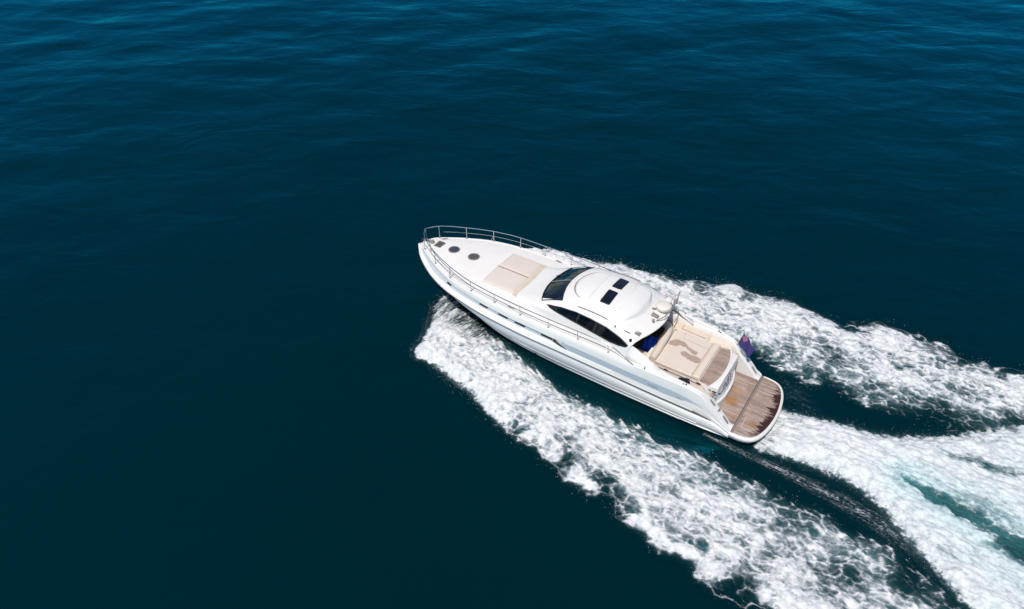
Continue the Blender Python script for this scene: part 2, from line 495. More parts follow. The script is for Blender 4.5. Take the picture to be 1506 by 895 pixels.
def water_bump(t, tc_out):
    """ripple normals shared by the sea and the wake: three sizes of wind ripple, slightly stretched"""
    def nz(scale, sx, sy, rot, detail, rough=0.5):
        mp = N(t, "ShaderNodeMapping"); mp.inputs["Scale"].default_value = (sx, sy, 1); mp.inputs["Rotation"].default_value = (0, 0, rot)
        t.links.new(tc_out, mp.inputs[0])
        n = N(t, "ShaderNodeTexNoise"); n.inputs["Scale"].default_value = scale; n.inputs["Detail"].default_value = detail
        n.inputs["Roughness"].default_value = rough
        n.inputs["Distortion"].default_value = 0.4
        t.links.new(mp.outputs[0], n.inputs["Vector"]); return n.outputs[0]
    a = nz(0.34, .6, 1.0, R(14), 3); b = nz(1.15, .6, 1.0, R(-11), 5, .6)
    # gusts: ripples are stronger in some patches than in others
    gust = nz(0.055, .7, 1.0, R(25), 3)
    gm = N(t, "ShaderNodeMapRange"); gm.inputs[1].default_value = .35; gm.inputs[2].default_value = .70; gm.inputs[3].default_value = .04; gm.inputs[4].default_value = .42
    t.links.new(gust, gm.inputs[0])
    b1 = N(t, "ShaderNodeBump"); b1.inputs["Strength"].default_value = 0.32; b1.inputs["Distance"].default_value = 0.50
    t.links.new(a, b1.inputs["Height"])
    b2 = N(t, "ShaderNodeBump"); b2.inputs["Distance"].default_value = 0.13
    t.links.new(gm.outputs[0], b2.inputs["Strength"])
    t.links.new(b, b2.inputs["Height"]); t.links.new(b1.outputs[0], b2.inputs["Normal"])
    return b2.outputs[0]

def water_shader(t, colour_socket, normal, rough=0.07, refl=None):
    """dark sea: body colour from below plus a fresnel reflection of the sky, blue green like deep clear water"""
    d = N(t, "ShaderNodeBsdfDiffuse")
    if colour_socket is None: d.inputs[0].default_value = (*BODY, 1)
    else: t.links.new(colour_socket, d.inputs[0])
    g = N(t, "ShaderNodeBsdfGlossy"); g.inputs["Roughness"].default_value = rough; g.inputs[0].default_value = refl or REFL
    fr = N(t, "ShaderNodeFresnel"); fr.inputs[0].default_value = 1.333
    for n in (g, fr): t.links.new(normal, n.inputs["Normal"])
    mx = N(t, "ShaderNodeMixShader")
    t.links.new(fr.outputs[0], mx.inputs[0]); t.links.new(d.outputs[0], mx.inputs[1]); t.links.new(g.outputs[0], mx.inputs[2])
    return mx.outputs[0]
REFL = (0.02, 0.62, 0.95, 1)

def water_mat():
    m, t, out = nt("sea_water")
    geo = N(t, "ShaderNodeNewGeometry")
    nz = N(t, "ShaderNodeTexNoise"); nz.inputs["Scale"].default_value = 0.05; nz.inputs["Detail"].default_value = 3
    t.links.new(geo.outputs["Position"], nz.inputs["Vector"])
    mx = N(t, "ShaderNodeMix", data_type='RGBA')
    mx.inputs[6].default_value = (BODY[0], BODY[1] * .85, BODY[2] * .85, 1); mx.inputs[7].default_value = (BODY[0], BODY[1] * 1.15, BODY[2] * 1.15, 1)
    t.links.new(nz.outputs[0], mx.inputs[0])
    t.links.new(water_shader(t, mx.outputs[2], water_bump(t, geo.outputs["Position"])), out.inputs[0])
    return m
WATER = water_mat()
gx = nonuni(-75, 75, .45, 9000); gy = nonuni(-2, 130, .45, 9000)
GX, GY = np.meshgrid(gx, gy, indexing='ij')
V = np.stack([GX, GY, wave(GX, GY)], -1).reshape(-1, 3)
n_, m_ = GX.shape
I = np.arange(n_ * m_).reshape(n_, m_)
Q = np.stack([I[:-1, :-1], I[1:, :-1], I[1:, 1:], I[:-1, 1:]], -1).reshape(-1, 4)
water = fast_mesh("water", V, Q, WATER)
water["kind"] = "structure"

# ------------------------------------------------------------------ wake foam
def foam_mat(name):
    m, t, out = nt(name)
    geo = N(t, "ShaderNodeNewGeometry")
    def at(n):
        a = N(t, "ShaderNodeAttribute", attribute_name=n); return a.outputs["Fac"]
    foam, pres, aer = at("foam"), at("presence"), at("aerated")
    # fine bubbles below the mesh resolution sharpen the edge of the foam pattern
    fine = N(t, "ShaderNodeTexNoise"); fine.inputs["Scale"].default_value = 16; fine.inputs["Detail"].default_value = 5; fine.inputs["Roughness"].default_value = .65
    t.links.new(geo.outputs["Position"], fine.inputs["Vector"])
    ad = N(t, "ShaderNodeMath", operation='MULTIPLY_ADD'); ad.inputs[1].default_value = 0.55
    sb = N(t, "ShaderNodeMath", operation='SUBTRACT'); sb.inputs[1].default_value = 0.5
    t.links.new(fine.outputs[0], sb.inputs[0]); t.links.new(sb.outputs[0], ad.inputs[0]); t.links.new(foam, ad.inputs[2])
    fm0 = N(t, "ShaderNodeMapRange", interpolation_type='SMOOTHSTEP'); fm0.inputs[1].default_value = 0.02; fm0.inputs[2].default_value = 0.92
    t.links.new(ad.outputs[0], fm0.inputs[0])
    # bubbles never appear where the foam value itself is zero
    gate = N(t, "ShaderNodeMapRange"); gate.inputs[1].default_value = 0.0; gate.inputs[2].default_value = 0.12; t.links.new(foam, gate.inputs[0])
    fm = N(t, "ShaderNodeMath", operation='MULTIPLY'); t.links.new(fm0.outputs[0], fm.inputs[0]); t.links.new(gate.outputs[0], fm.inputs[1])
    # water seen through and between the bubbles
    wc = N(t, "ShaderNodeMix", data_type='RGBA'); wc.inputs[6].default_value = (*BODY, 1); wc.inputs[7].default_value = (0.10, 0.33, 0.35, 1)
    t.links.new(aer, wc.inputs[0])
    wsh = water_shader(t, wc.outputs[2], water_bump(t, geo.outputs["Position"]), .45, (0.02, 0.40, 0.55, 1))
    # white froth: tone varies with how thick it is
    f = N(t, "ShaderNodeBsdfPrincipled"); f.inputs["Roughness"].default_value = 0.8; f.inputs["Specular IOR Level"].default_value = 0.25
    n2 = N(t, "ShaderNodeTexNoise"); n2.inputs["Scale"].default_value = 5; n2.inputs["Detail"].default_value = 6; n2.inputs["Roughness"].default_value = .62
    t.links.new(geo.outputs["Position"], n2.inputs["Vector"])
    th = N(t, "ShaderNodeMath", operation='MULTIPLY'); t.links.new(n2.outputs[0], th.inputs[0]); t.links.new(foam, th.inputs[1])
    cr = N(t, "ShaderNodeValToRGB")
    cr.color_ramp.elements[0].position = 0.16; cr.color_ramp.elements[0].color = (0.30, 0.345, 0.375, 1)
    cr.color_ramp.elements[1].position = 0.56; cr.color_ramp.elements[1].color = (0.735, 0.73, 0.725, 1)
    t.links.new(th.outputs[0], cr.inputs[0]); tn = N(t, "ShaderNodeMix", data_type='RGBA', blend_type='MULTIPLY'); tn.inputs[7].default_value = (0.66, 0.95, 0.97, 1)
    t.links.new(aer, tn.inputs[0]); t.links.new(cr.outputs[0], tn.inputs[6]); t.links.new(tn.outputs[2], f.inputs["Base Color"])
    bp = N(t, "ShaderNodeBump"); bp.inputs["Strength"].default_value = 0.35; bp.inputs["Distance"].default_value = 0.05
    t.links.new(n2.outputs[0], bp.inputs["Height"]); t.links.new(bp.outputs[0], f.inputs["Normal"])
    mx = N(t, "ShaderNodeMixShader"); t.links.new(fm.outputs[0], mx.inputs[0]); t.links.new(wsh, mx.inputs[1]); t.links.new(f.outputs[0], mx.inputs[2])
    tr = N(t, "ShaderNodeBsdfTransparent")
    # presence: white always present, the wet skin fades out at the margin of the wake
    pm = N(t, "ShaderNodeMath", operation='MAXIMUM'); t.links.new(pres, pm.inputs[0]); t.links.new(fm.outputs[0], pm.inputs[1])
    m2 = N(t, "ShaderNodeMixShader"); t.links.new(pm.outputs[0], m2.inputs[0]); t.links.new(tr.outputs[0], m2.inputs[1]); t.links.new(mx.outputs[0], m2.inputs[2])
    t.links.new(m2.outputs[0], out.inputs[0])
    return m
FOAM = foam_mat("sea_foam")
DROP = simple("spray_droplets", (0.85, 0.87, 0.89), 0.5, var=0.05)

port_out = [(14.1, .85), (14.0, 1.6), (13.3, 2.8), (13.1, 3.4), (13.0, 4.3), (12.5, 4.6), (11.6, 4.6), (10.9, 4.9), (10.0, 5.0), (9.2, 5.1), (8.4, 5.5), (7.4, 5.7), (6.5, 6.0), (5.7, 6.0), (4.7, 6.2), (4.1, 6.7), (3.1, 6.6), (2.3, 6.4), (1.8, 6.9), (.9, 7.2), (.5, 7.4), (-.4, 7.2), (-1.0, 7.0), (-1.4, 7.5), (-2.0, 7.7), (-2.8, 7.6), (-3.6, 7.4), (-6, 8.0), (-9, 8.6), (-13, 9.6), (-24, 13)]
port_in = [(14.1, .5), (11.8, 1.3), (11.2, 1.6), (10.2, 1.95), (9.5, 2.2), (8.7, 2.4), (7.6, 2.7), (7.1, 2.85), (6.3, 3.0), (5.6, 3.0), (4.7, 2.95), (4.0, 3.2), (3.4, 3.1), (2.8, 3.1), (1.9, 3.3), (1.2, 3.3), (.5, 3.1), (-.3, 3.2), (-1.4, 3.3), (-2.6, 3.3), (-3.7, 3.3), (-4.9, 3.5), (-6.0, 3.4), (-7.1, 3.8), (-8.5, 4.1), (-13, 5.4), (-24, 9)]
star_out = [(14.1, -.85), (14.0, -1.8), (13.5, -3.4), (12.6, -4.4), (11.7, -4.9), (10.6, -5.3), (9.1, -5.6), (8.5, -6.0), (6.8, -6.2), (5.5, -6.45), (4.0, -7.0), (3.1, -7.4), (1.8, -7.5), (.5, -7.6), (-.7, -7.4), (-2.0, -7.3), (-2.5, -7.7), (-3.4, -8.4), (-4.6, -8.4), (-6.2, -8.2), (-7.6, -7.8), (-8.9, -8.5), (-13, -9.6), (-24, -13)]
star_in = [(14.1, -.5), (11.2, -1.6), (9.5, -2.2), (7.6, -2.7), (6.3, -2.9), (4.0, -3.1), (2.2, -3.3), (1.4, -3.7), (.1, -3.3), (-.8, -3.2), (-1.7, -3.1), (-2.3, -3.6), (-3.0, -3.2), (-4.0, -3.2), (-4.8, -3.3), (-5.5, -3.5), (-6.2, -3.5), (-7.4, -3.8), (-8.5, -4.2), (-13, -5.4), (-24, -9)]
wash_up = [(-1.0, -1.0), (-1.5, -.85), (-2.0, -1.0), (-3.2, -1.35), (-4.7, -1.6), (-5.8, -2.2), (-6.8, -2.9), (-7.6, -3.6), (-9.2, -5.2), (-13, -7.5), (-24, -10)]
wash_lo = [(-1.0, 1.6), (-2.0, 1.35), (-2.9, 1.2), (-3.4, 1.2), (-4.1, 1.15), (-4.8, 1.3), (-5.6, 1.7), (-6.1, 2.1), (-6.7, 2.6), (-7.4, 3.1), (-8.0, 3.5), (-8.6, 4.0), (-13, 6.4), (-24, 10)]
wash_gap = [(-5.9, .15), (-6.6, .3), (-7.5, .5), (-8.4, .6), (-9.7, 1.0), (-13, 1.8), (-24, 3.5)]
wash_gap2 = [(-6.9, -1.8), (-7.8, -2.0), (-9, -2.2), (-14, -3.2)]
streak = [(.8, 1.95), (-.9, 2.02), (-2.2, 2.02), (-3.4, 2.1), (-4.6, 2.2), (-5.5, 2.35), (-6.5, 2.75), (-8, 3.5)]
star_thin = [(-.3, -2.9), (-1.5, -2.75), (-2.3, -2.2), (-2.6, -1.6), (-2.0, -1.2), (-1.1, -1.3), (-.6, -2.0)]

rng = np.random.default_rng(7)

def lace(X, Y, seed, sx=1.0, sy=1.0):
    """froth texture in 0..1: a web of bubbles at three sizes over fractal clouds"""
    wx = X + .26 * fbm(X / 1.0, Y / 1.0, 3, seed) + .07 * fbm(X / .25, Y / .25, 2, seed + 3)
    wy = Y + .26 * fbm(X / 1.0 + 40, Y / 1.0, 3, seed + 1) + .07 * fbm(X / .25 + 9, Y / .25, 2, seed + 4)
    a1, a2 = worley(wx / (.55 * sx), wy / (.42 * sy), seed)
    b1, b2 = worley(wx / (.24 * sx), wy / (.19 * sy), seed + 9)
    c = np.exp(-((a2 - a1) / .20) ** 1.3); d = np.exp(-((b2 - b1) / .26) ** 1.3)
    big = .5 + .62 * fbm(wx / (1.3 * sx), wy / (.85 * sy), 5, seed + 20, .6)
    fin = .5 + .7 * fbm(wx / (.26 * sx), wy / (.20 * sy), 4, seed + 30, .7)
    web = np.clip(.60 * c + .45 * d, 0, 1)
    return np.clip(.34 * web + .40 * big + .34 * fin - .04, 0, 1), web
def emit(name, label, F, Pm, A, H, X, Y, group=None, drops=None):
    old = smoothstep(-21.5, -15, X + 2.5 * fbm(X / 1.5, Y / 1.2, 4, 500, .6))   # the wake dies out far astern
    F = F * old; Pm = Pm * old; H = H * old
    """one mesh from the cells where anything is present, plus small droplets"""
    keep = (np.maximum(F, Pm) > 0.03)
    kc = keep[:-1, :-1] | keep[1:, :-1] | keep[1:, 1:] | keep[:-1, 1:]
    n, m = X.shape
    I = np.arange(n * m).reshape(n, m)
    Q = np.stack([I[:-1, :-1], I[1:, :-1], I[1:, 1:], I[:-1, 1:]], -1)[kc]
    used = np.unique(Q); remap = np.full(n * m, -1, np.int64); remap[used] = np.arange(len(used)); Q = remap[Q]
    x = X.ravel()[used]; y = Y.ravel()[used]
    c, s = math.cos(BROT), math.sin(BROT)
    wxp = BO.x + c * x - s * y; wyp = BO.y + s * x + c * y
    z = wave(wxp, wyp) + .03 + H.ravel()[used]
    P = np.stack([wxp, wyp, z], -1)
    f = F.ravel()[used]; p = Pm.ravel()[used]; a = A.ravel()[used]
    if drops is not None and len(drops):
        oc = np.array([(x, y, z) for x in (-1, 1) for y in (-1, 1) for z in (-1, 1)], float) * .62
        c = math.cos(BROT); s = math.sin(BROT); dx, dy, dz, dr = drops.T
        cw = np.stack([BO.x + c * dx - s * dy, BO.y + s * dx + c * dy, dz], -1)
        th = rng.uniform(0, 6.28, len(dr)); sc = dr[:, None, None] * rng.uniform(.6, 1.5, (len(dr), 1, 3))
        o2 = oc[None] * sc
        ox = o2[..., 0] * np.cos(th)[:, None] - o2[..., 2] * np.sin(th)[:, None]; oz = o2[..., 0] * np.sin(th)[:, None] + o2[..., 2] * np.cos(th)[:, None]
        V2 = (cw[:, None, :] + np.stack([ox, o2[..., 1], oz], -1)).reshape(-1, 3)
        quad = np.array([(0, 1, 3, 2), (4, 6, 7, 5), (0, 4, 5, 1), (2, 3, 7, 6), (0, 2, 6, 4), (1, 5, 7, 3)])
        Q2 = (np.arange(len(dr))[:, None, None] * 8 + quad[None]).reshape(-1, 4) + len(P)
        P = np.concatenate([P, V2]); Q = np.concatenate([Q, Q2])
        k = len(V2)
        f = np.concatenate([f, np.ones(k) * 1.2]); p = np.concatenate([p, np.ones(k)]); a = np.concatenate([a, np.zeros(k)])
    o = fast_mesh(name, P, Q, FOAM, {"foam": f, "presence": p, "aerated": a})
    o["kind"] = "stuff"; o["label"] = label; o["category"] = "foam"
    return o

STEP = 0.036
def grid(x0, x1, y0, y1):
    return np.meshgrid(np.arange(x0, x1, STEP), np.arange(y0, y1, STEP), indexing='ij')

def edge_drops(d, X, Y, count, lo, hi, zmax, weight, rmin=.003, rmax=.009):
    w = weight * np.where((d > lo) & (d < hi), np.exp(-np.abs(d) / .10), 0)
    w = w.ravel(); w = w / w.sum()
    k = rng.choice(len(w), count, p=w)
    z = .04 + zmax * rng.random(count) ** 2 * (0.4 + .6 * (np.exp(-np.abs(d.ravel()[k]) / .3)))
    r = rmin + (rmax - rmin) * rng.random(count) ** 2.2
    return np.stack([X.ravel()[k] + rng.normal(0, .03, count), Y.ravel()[k] + rng.normal(0, .03, count), z, r], -1)

def bow_wave(name, label, outer, inner, side, seed):
    ys = [p[1] for p in outer + inner]
    X, Y = grid(-22, 14.6, min(ys) - .9, max(ys) + .9)
    poly = outer + inner[::-1]
    d0 = sdf(poly, X, Y)
    do, _ = polydist(outer, X, Y, False)
    di, _ = polydist(inner, X, Y, False)
    age = np.clip((14 - X) / 22, 0, 1)
    near_in = np.exp(-(di / (.5 + 1.0 * age)) ** 2)
    # scalloped lobes on the outer side, feathery wisps on the inner side
    l1, _ = worley(X / .95 + .2 * fbm(X, Y, 2, seed), Y / .95, seed + 40)
    l2, _ = worley(X / .36, Y / .36, seed + 41)
    lobes = .42 * (.55 - l1) + .16 * (.5 - l2)
    ang = X * .5 + Y * side * .86; per = -X * .86 + Y * side * .5
    wisp = .55 * fbm(ang / .22, per / .9, 3, seed + 50)
    outer_w = smoothstep(-.3, .5, di - do)
    d = d0 + outer_w * lobes * (.45 + .9 * age) + (1 - outer_w) * wisp * (.5 + .6 * age) + .10 * fbm(X / .3, Y / .3, 3, seed + 60)
    T, web = lace(X, Y, seed, 1.15, .95)
    # streaky sheet thrown out right at the bow
    sx = X - .12 * (Y * side)
    streaks = .5 + .62 * fbm(sx / .07, Y / .9, 4, seed + 70, .65) + .35 * fbm(sx / .35, Y / 1.6, 2, seed + 75)
    bow = smoothstep(9.6, 11.2, X) * (1 - smoothstep(1.9, 3.4, Y * side + .45 * fbm(X / .5, Y / .5, 3, seed + 4)))
    T = T * (1 - bow) + bow * np.clip(streaks, 0, 1)
    lowf = fbm(X / 2.4, Y / 1.5, 3, seed + 80); midf = fbm(X / .9, Y / .6, 3, seed + 81)
    d = d + .13
    D = 1.03 - .16 * age - .27 * near_in * (.05 + .95 * age) - bow * .24
    d = d + .22 * (1 - outer_w) * smoothstep(.45, .8, age)
    D = D + (.24 * lowf + .14 * midf) * (.25 + 1.1 * age)
    # thin skirts with a white rim in the older part of the wake
    skirt = smoothstep(.0, .22, fbm(X / 1.8 + 3, Y / 1.8, 2, seed + 90)) * np.exp(-(do / .75) ** 2) * smoothstep(.2, .42, age)
    D = D - .40 * skirt
    # filament web: thin bright threads where the froth is sparse
    sparse = smoothstep(.62, .40, D)
    T = T * (1 - .55 * sparse) + sparse * .55 * (.15 + .85 * web ** .8)
    rim = np.exp(-((d - .10) / .055) ** 2) * outer_w * smoothstep(.15, .4, age) * (.8 + .7 * midf)
    D = D - .34 * smoothstep(.34, 0, d) * (1 - outer_w * .4)
    rng_ = .50 + .0 * bow
    F = np.clip((T - (1 - D) + .06) / rng_, 0, 1)
    F = F * (1 - .15 * bow)
    F = np.maximum(F, .85 * np.clip(rim, 0, 1)) * smoothstep(-.06, .14, d)
    # young outer edge: torn spray instead of a rounded margin
    torn = outer_w * smoothstep(.35, .1, age)
    F = F * (1 - torn * smoothstep(.35, -.05, d) * smoothstep(.35, .75, .5 + .8 * fbm(X / .16, Y / .12, 4, seed + 95, .7)))
    glow = blur(F, 7)
    P = np.clip(glow * 1.5, 0, 1) * .8
    width = smoothstep(0, .9, d)
    Hs = np.interp(X, [-13, -4, 2, 8, 11.5, 13, 14.2], [.10, .16, .26, .45, .60, .55, .3])
    if side < 0: Hs = Hs * (1 + .55 * smoothstep(7, 11, X))
    lumps = .13 * fbm(X / .55, Y / .45, 4, seed + 100, .6) + .07 * (.5 - worley(X / .42 + .2 * lowf, Y / .36, seed + 101)[0]) + .035 * fbm(X / .13, Y / .13, 2, seed + 102)
    H = width * (Hs * (.75 + .5 * lowf) + lumps * (.55 + .5 * F)) + .02 * F
    H = H * (1 - .5 * bow) + bow * .06 * streaks
    H = np.maximum(H, 0)
    A = np.clip(glow * (.22 + .45 * near_in + .15 * age) * (1.25 - F), 0, 1) * .75 * (1 - .7 * bow)
    w = np.exp(-age * 2.0)
    dr = np.concatenate([edge_drops(d, X, Y, 1500, -.45, .2, .35, w * outer_w + .25 * w),
                         edge_drops(d, X, Y, 350, -.30, .12, .15, np.exp(-age * 1.0) * (1 - outer_w))])
    return emit(name, label, F, P, A, H, X, Y, drops=dr)

bow_wave("bow_wave_foam", "broad band of white bow wave foam peeling off along the near port side", port_out, port_in, 1, 5)
bow_wave("bow_wave_foam", "white bow wave foam streaming behind the far starboard side of the hull", star_out, star_in, -1, 105)

def wash():
    X, Y = grid(-22, 1.2, -10, 10)
    poly = wash_up + wash_lo[::-1]
    d0 = sdf(poly, X, Y)
    s = np.clip((-1.0 - X) / 9, 0, 1)
    wisp = .38 * fbm(X / .30 + Y * .8, Y / .30, 4, 301, .6) + .16 * (.5 - worley(X / .30, Y / .26, 302)[0])
    d = d0 + wisp * (.35 + .65 * s)
    # flow streaks fan out from the transom
    ang = np.arctan2(Y - .2, -(X - 2.5)); rad = np.hypot(X - 2.5, Y)
    fl = fbm(ang * 16 + .4 * fbm(X, Y, 2, 9), rad / .9, 4, 310, .6)
    g1, par = polydist(wash_gap, X, Y, False)
    g2, _ = polydist(wash_gap2, X, Y, False)
    gn = fbm(X / .7, Y / .35, 5, 330, .65)
    gap = np.exp(-((g1 + .55 * gn) / (.13 + .30 * smoothstep(-5.8, -9, X))) ** 2) * smoothstep(-5.0, -6.6, X)
    gap2 = np.exp(-((g2 + .6 * gn) / .22) ** 2)
    Tl, web = lace(X, Y, 311, 1.6, .9)
    fl2 = fbm(ang * 42 + .5 * fbm(X / .8, Y / .8, 2, 19), rad / 1.3, 4, 313, .65)
    T = .46 * Tl + .33 - .26 * gap + .50 * gap * web + .26 * fl2 + .26 * fl + .16 * fbm(X / .22, Y / .16, 4, 312, .7)
    d = d + .14
    D = 1.08 - .16 * s - .58 * gap - .30 * gap2 + .26 * fbm(X / 1.7, Y / .8, 5, 340, .6) - .22 * smoothstep(-2.8, -1.2, X)
    turq = np.exp(-((g1 + .5 * gn) / (.45 + .8 * s)) ** 2) * smoothstep(-3.0, -6, X)
    D = D - .16 * turq
    F = np.clip((T - (1 - D) + .10) / .52, 0, 1)
    torn = smoothstep(.42, -.05, d) * smoothstep(.30, .75, .5 + .85 * fbm(X / .17, Y / .13, 4, 341, .7))
    F = F * (1 - torn) * smoothstep(-.08, .20, d)
    glow = blur(F, 8)
    P = np.clip(glow * 1.5, 0, 1) * .9
    P = np.maximum(P, gap * smoothstep(.2, .6, d) * .95)
    H = smoothstep(0, .8, d) * (np.interp(X, [-13, -6, -3, -1.2, 0], [.15, .30, .38, .10, .0]) * (1 - .6 * gap) + .12 * fbm(X / .9, Y / .45, 4, 350, .6) + .10 * fl + .05 * fl2)
    pale = .5 + .8 * fbm(X / 1.2, Y / .7, 3, 352)
    A = np.clip(.04 + .62 * turq + .25 * s * pale + .15 * (1 - T), 0, 1) * np.clip(glow + .35, 0, 1) * (1 - .35 * gap)
    # thin line of bubbles left by the port chine, and a faint patch to starboard
    ds, ps = polydist(streak, X, Y, False)
    wd = .12 + .06 * np.clip(ps, 0, 9)
    sp = fbm(X / .12, Y / .07, 4, 360, .65)
    core = np.exp(-(ds / wd) ** 2)
    ln = fbm(ps / .8, ds / .055, 4, 365, .6); ln2 = fbm(X / .7 + Y * .3, (Y - .22 * X) / .07, 4, 366, .65)
    F2 = np.clip(core * (.52 + .75 * ln + .60 * sp) * 1.0, 0, 1) * smoothstep(10, 6, ps) * .8
    dt = sdf(star_thin, X, Y)
    F3 = np.clip(smoothstep(-.35, .45, dt + .3 * sp) * (.24 + .45 * fbm(X / .6, (Y + .15 * X) / .08, 4, 367, .65) + .35 * sp), 0, 1) * .8
    F4 = np.clip(np.exp(-((Y - 1.25 - .35 * (-X - 2) * .3) / (.55)) ** 2) * (.20 + .50 * ln2 + .35 * sp), 0, 1) * smoothstep(-.9, -2.2, X) * smoothstep(-7.5, -5.5, X) * .6
    F = np.maximum.reduce([F, F2, F3, F4])
    P = np.maximum(P, .35 * np.maximum(F2, F3))
    A = np.maximum(A, .4 * np.maximum(F3, F4))
    H = np.maximum(H, 0) + .02 * np.maximum(F2, F3)
    # nothing inside the hull
    hull = (X > -1.15) & (np.abs(Y) < 1.72)
    hull |= (X > -.2) & (np.abs(Y) < 1.78)
    F[hull & (X > -.9)] = 0; P[hull & (X > -.9)] = 0
    H[hull] = np.minimum(H[hull], .05)
    dr = edge_drops(d, X, Y, 900, -.4, .2, .3, np.ones_like(X) * (X < -1.3))
    return emit("propeller_wash_foam", "bright churned propeller wash fanning out behind the swim platform", F, P, A, H, X, Y, drops=dr)
wash()
# ------------------------------------------------------------------ motor yacht
Y_ = empty("motor_yacht", "white motor yacht with hard top and teak swim platform, speeding across dark blue sea", "motor yacht", BO, BROT)

# hull lines (half breadth y and height z as functions of x)
yA = pchip([-.1, .9, 2, 4, 6, 7.8, 9.1, 10.4, 11.65, 12.95, 14.15, 14.9, 15.4, 15.75], [1.77, 1.80, 1.87, 2.0, 2.07, 2.14, 2.14, 2.07, 1.97, 1.72, 1.23, .82, .48, .02])
zA = pchip([-.1, .0, .4, .9, 1.35, 2, 3, 4, 6, 8, 10, 12, 14, 15.75], [.56, .58, .95, 1.42, 1.76, 1.88, 1.95, 2.0, 2.09, 2.14, 2.17, 2.18, 2.17, 2.14])
yB = pchip([-.1, .5, 1.1, 2, 4, 5.7, 7.8, 9.2, 10.6, 11.2, 12.1, 12.65, 13.6, 14.6, 15.3, 15.8], [1.80, 1.82, 1.86, 1.91, 2.04, 2.11, 2.19, 2.19, 2.12, 2.06, 1.94, 1.83, 1.49, .98, .55, .03])
zB = pchip([-.1, .5, 1.1, 2, 4, 5.7, 7.8, 9.2, 10.6, 12.6, 14.6, 15.8], [.52, .85, 1.22, 1.46, 1.61, 1.71, 1.84, 1.89, 1.93, 1.99, 2.03, 2.05])
yC = pchip([-.1, .5, 1.15, 2.2, 4.5, 5.7, 7.8, 9.2, 10.6, 12, 13, 13.95, 14.85, 15.5, 15.95], [1.81, 1.84, 1.87, 1.94, 2.06, 2.11, 2.2, 2.22, 2.17, 2.06, 1.86, 1.53, 1.0, .5, .03])
zC = pchip([-.1, .5, 1.15, 2.2, 4.5, 5.7, 7.9, 9.2, 10.6, 12, 13, 14.85, 15.95], [.48, .78, 1.10, 1.17, 1.33, 1.41, 1.54, 1.61, 1.68, 1.75, 1.80, 1.89, 1.93])
yD = pchip([-.1, .8, 1.7, 2.8, 4.5, 5.7, 6.8, 7.8, 9.05, 10.5, 11.2, 12, 12.9, 13.5, 14.15, 14.9, 15.5, 16.1], [1.83, 1.85, 1.91, 1.99, 2.07, 2.14, 2.20, 2.26, 2.31, 2.29, 2.24, 2.14, 1.98, 1.80, 1.53, 1.10, .66, .04])
zD = pchip([-.1, .8, 1.7, 4, 8, 12, 16.1], [.44, .78, .88, 1.05, 1.35, 1.60, 1.84])
yE = pchip([-.1, .9, 2, 4.5, 6, 8.5, 10, 11.1, 12.4, 13.3, 14.1, 14.7, 15.1], [1.74, 1.82, 1.85, 1.86, 1.84, 1.83, 1.76, 1.62, 1.28, .93, .52, .2, .03])
zE = pchip([-.1, 6, 8.5, 10, 12, 13.3, 15.1], [.20, .16, .24, .36, .66, .92, 1.42])
zK = pchip([-.1, 8, 10.5, 12.3, 13.6, 15.1], [-.75, -.70, -.45, .02, .55, 1.40])
TIP = dict(A=15.75, B=15.8, C=15.95, D=16.1, E=15.1)
XS0 = -.02
NS = 150
sv = 1 - (1 - np.linspace(0, 1, NS)) ** 1.6
def xl(k): return XS0 + sv * (TIP[k] - XS0)
rows = []
def row(x, y, z): rows.append(np.stack([x, y, z], -1))
xA, xB, xC, xD, xE = (xl(k) for k in "ABCDE")
low = smoothstep(.9, 1.6, xA)                      # features fade out into the stern wings
# inner lip of the gunwale, crown, outer face
row(xA - .00, np.maximum(yA(xA) - .10, .0) * 1.0, zA(xA) + .000)
row(xA, np.maximum(yA(xA) - .08, 0), zA(xA) + .035 * low)
row(xA, yA(xA) - .02, zA(xA) + .035 * low)
row(xA, yA(xA) + .02, zA(xA) - .01)
row((xA + xB) / 2, (yA(xA) + yB(xB)) / 2 + .02, (zA(xA) + zB(xB)) / 2 + .01)
iB0 = len(rows)
rec = smoothstep(7.0, 7.5, xB) * smoothstep(15.7, 14.9, xB)      # forward half of the stripe is a recess
row(xB, yB(xB) + .012 * rec, zB(xB) - .015 * rec)
row(xB, yB(xB) - .085 * rec, zB(xB) - .02 * rec - .002)
row(xC, yC(xC) - .05 * rec - .003, zC(xC) + .05 * rec + .003)
row(xC, yC(xC), zC(xC))
iC0 = len(rows) - 1
row((xC + xD) / 2, (yC(xC) + yD(xD)) / 2 + .01, (zC(xC) + zD(xD)) / 2 + .02)
row(xD, yD(xD), zD(xD) + .035)
iD0 = len(rows) - 1
row(xD, yD(xD) + .012 * low, zD(xD) + .012)
row(xD, yD(xD) + .012 * low, zD(xD) - .018)
row(xD, yD(xD) - .05, zD(xD) - .035)
iD1 = len(rows) - 1
for t in (.2, .45, .72):
    bulge = .20 * math.sin(math.pi * t ** .8)
    row(xD + (xE - xD) * t, (yD(xD) - .05) * (1 - t) + yE(xE) * t + bulge * smoothstep(15.9, 13, xD) * .6, zD(xD) * (1 - t) + zE(xE) * t)
row(xE, yE(xE), zE(xE) + .015)
iE = len(rows) - 1
row(xE, yE(xE) + .035 * smoothstep(15, 12, xE), zE(xE))
row(xE, yE(xE) + .02 * smoothstep(15, 12, xE), zE(xE) - .06)
row(xE - .02, yE(xE) * .5, zE(xE) * .5 + zK(xE) * .5 - .02)
row(xE - .04, yE(xE) * 0, zK(xE))
G = np.stack(rows, 1)                               # NS x rows x 3
PORT = G.copy(); STAR = G.copy(); STAR[..., 1] *= -1

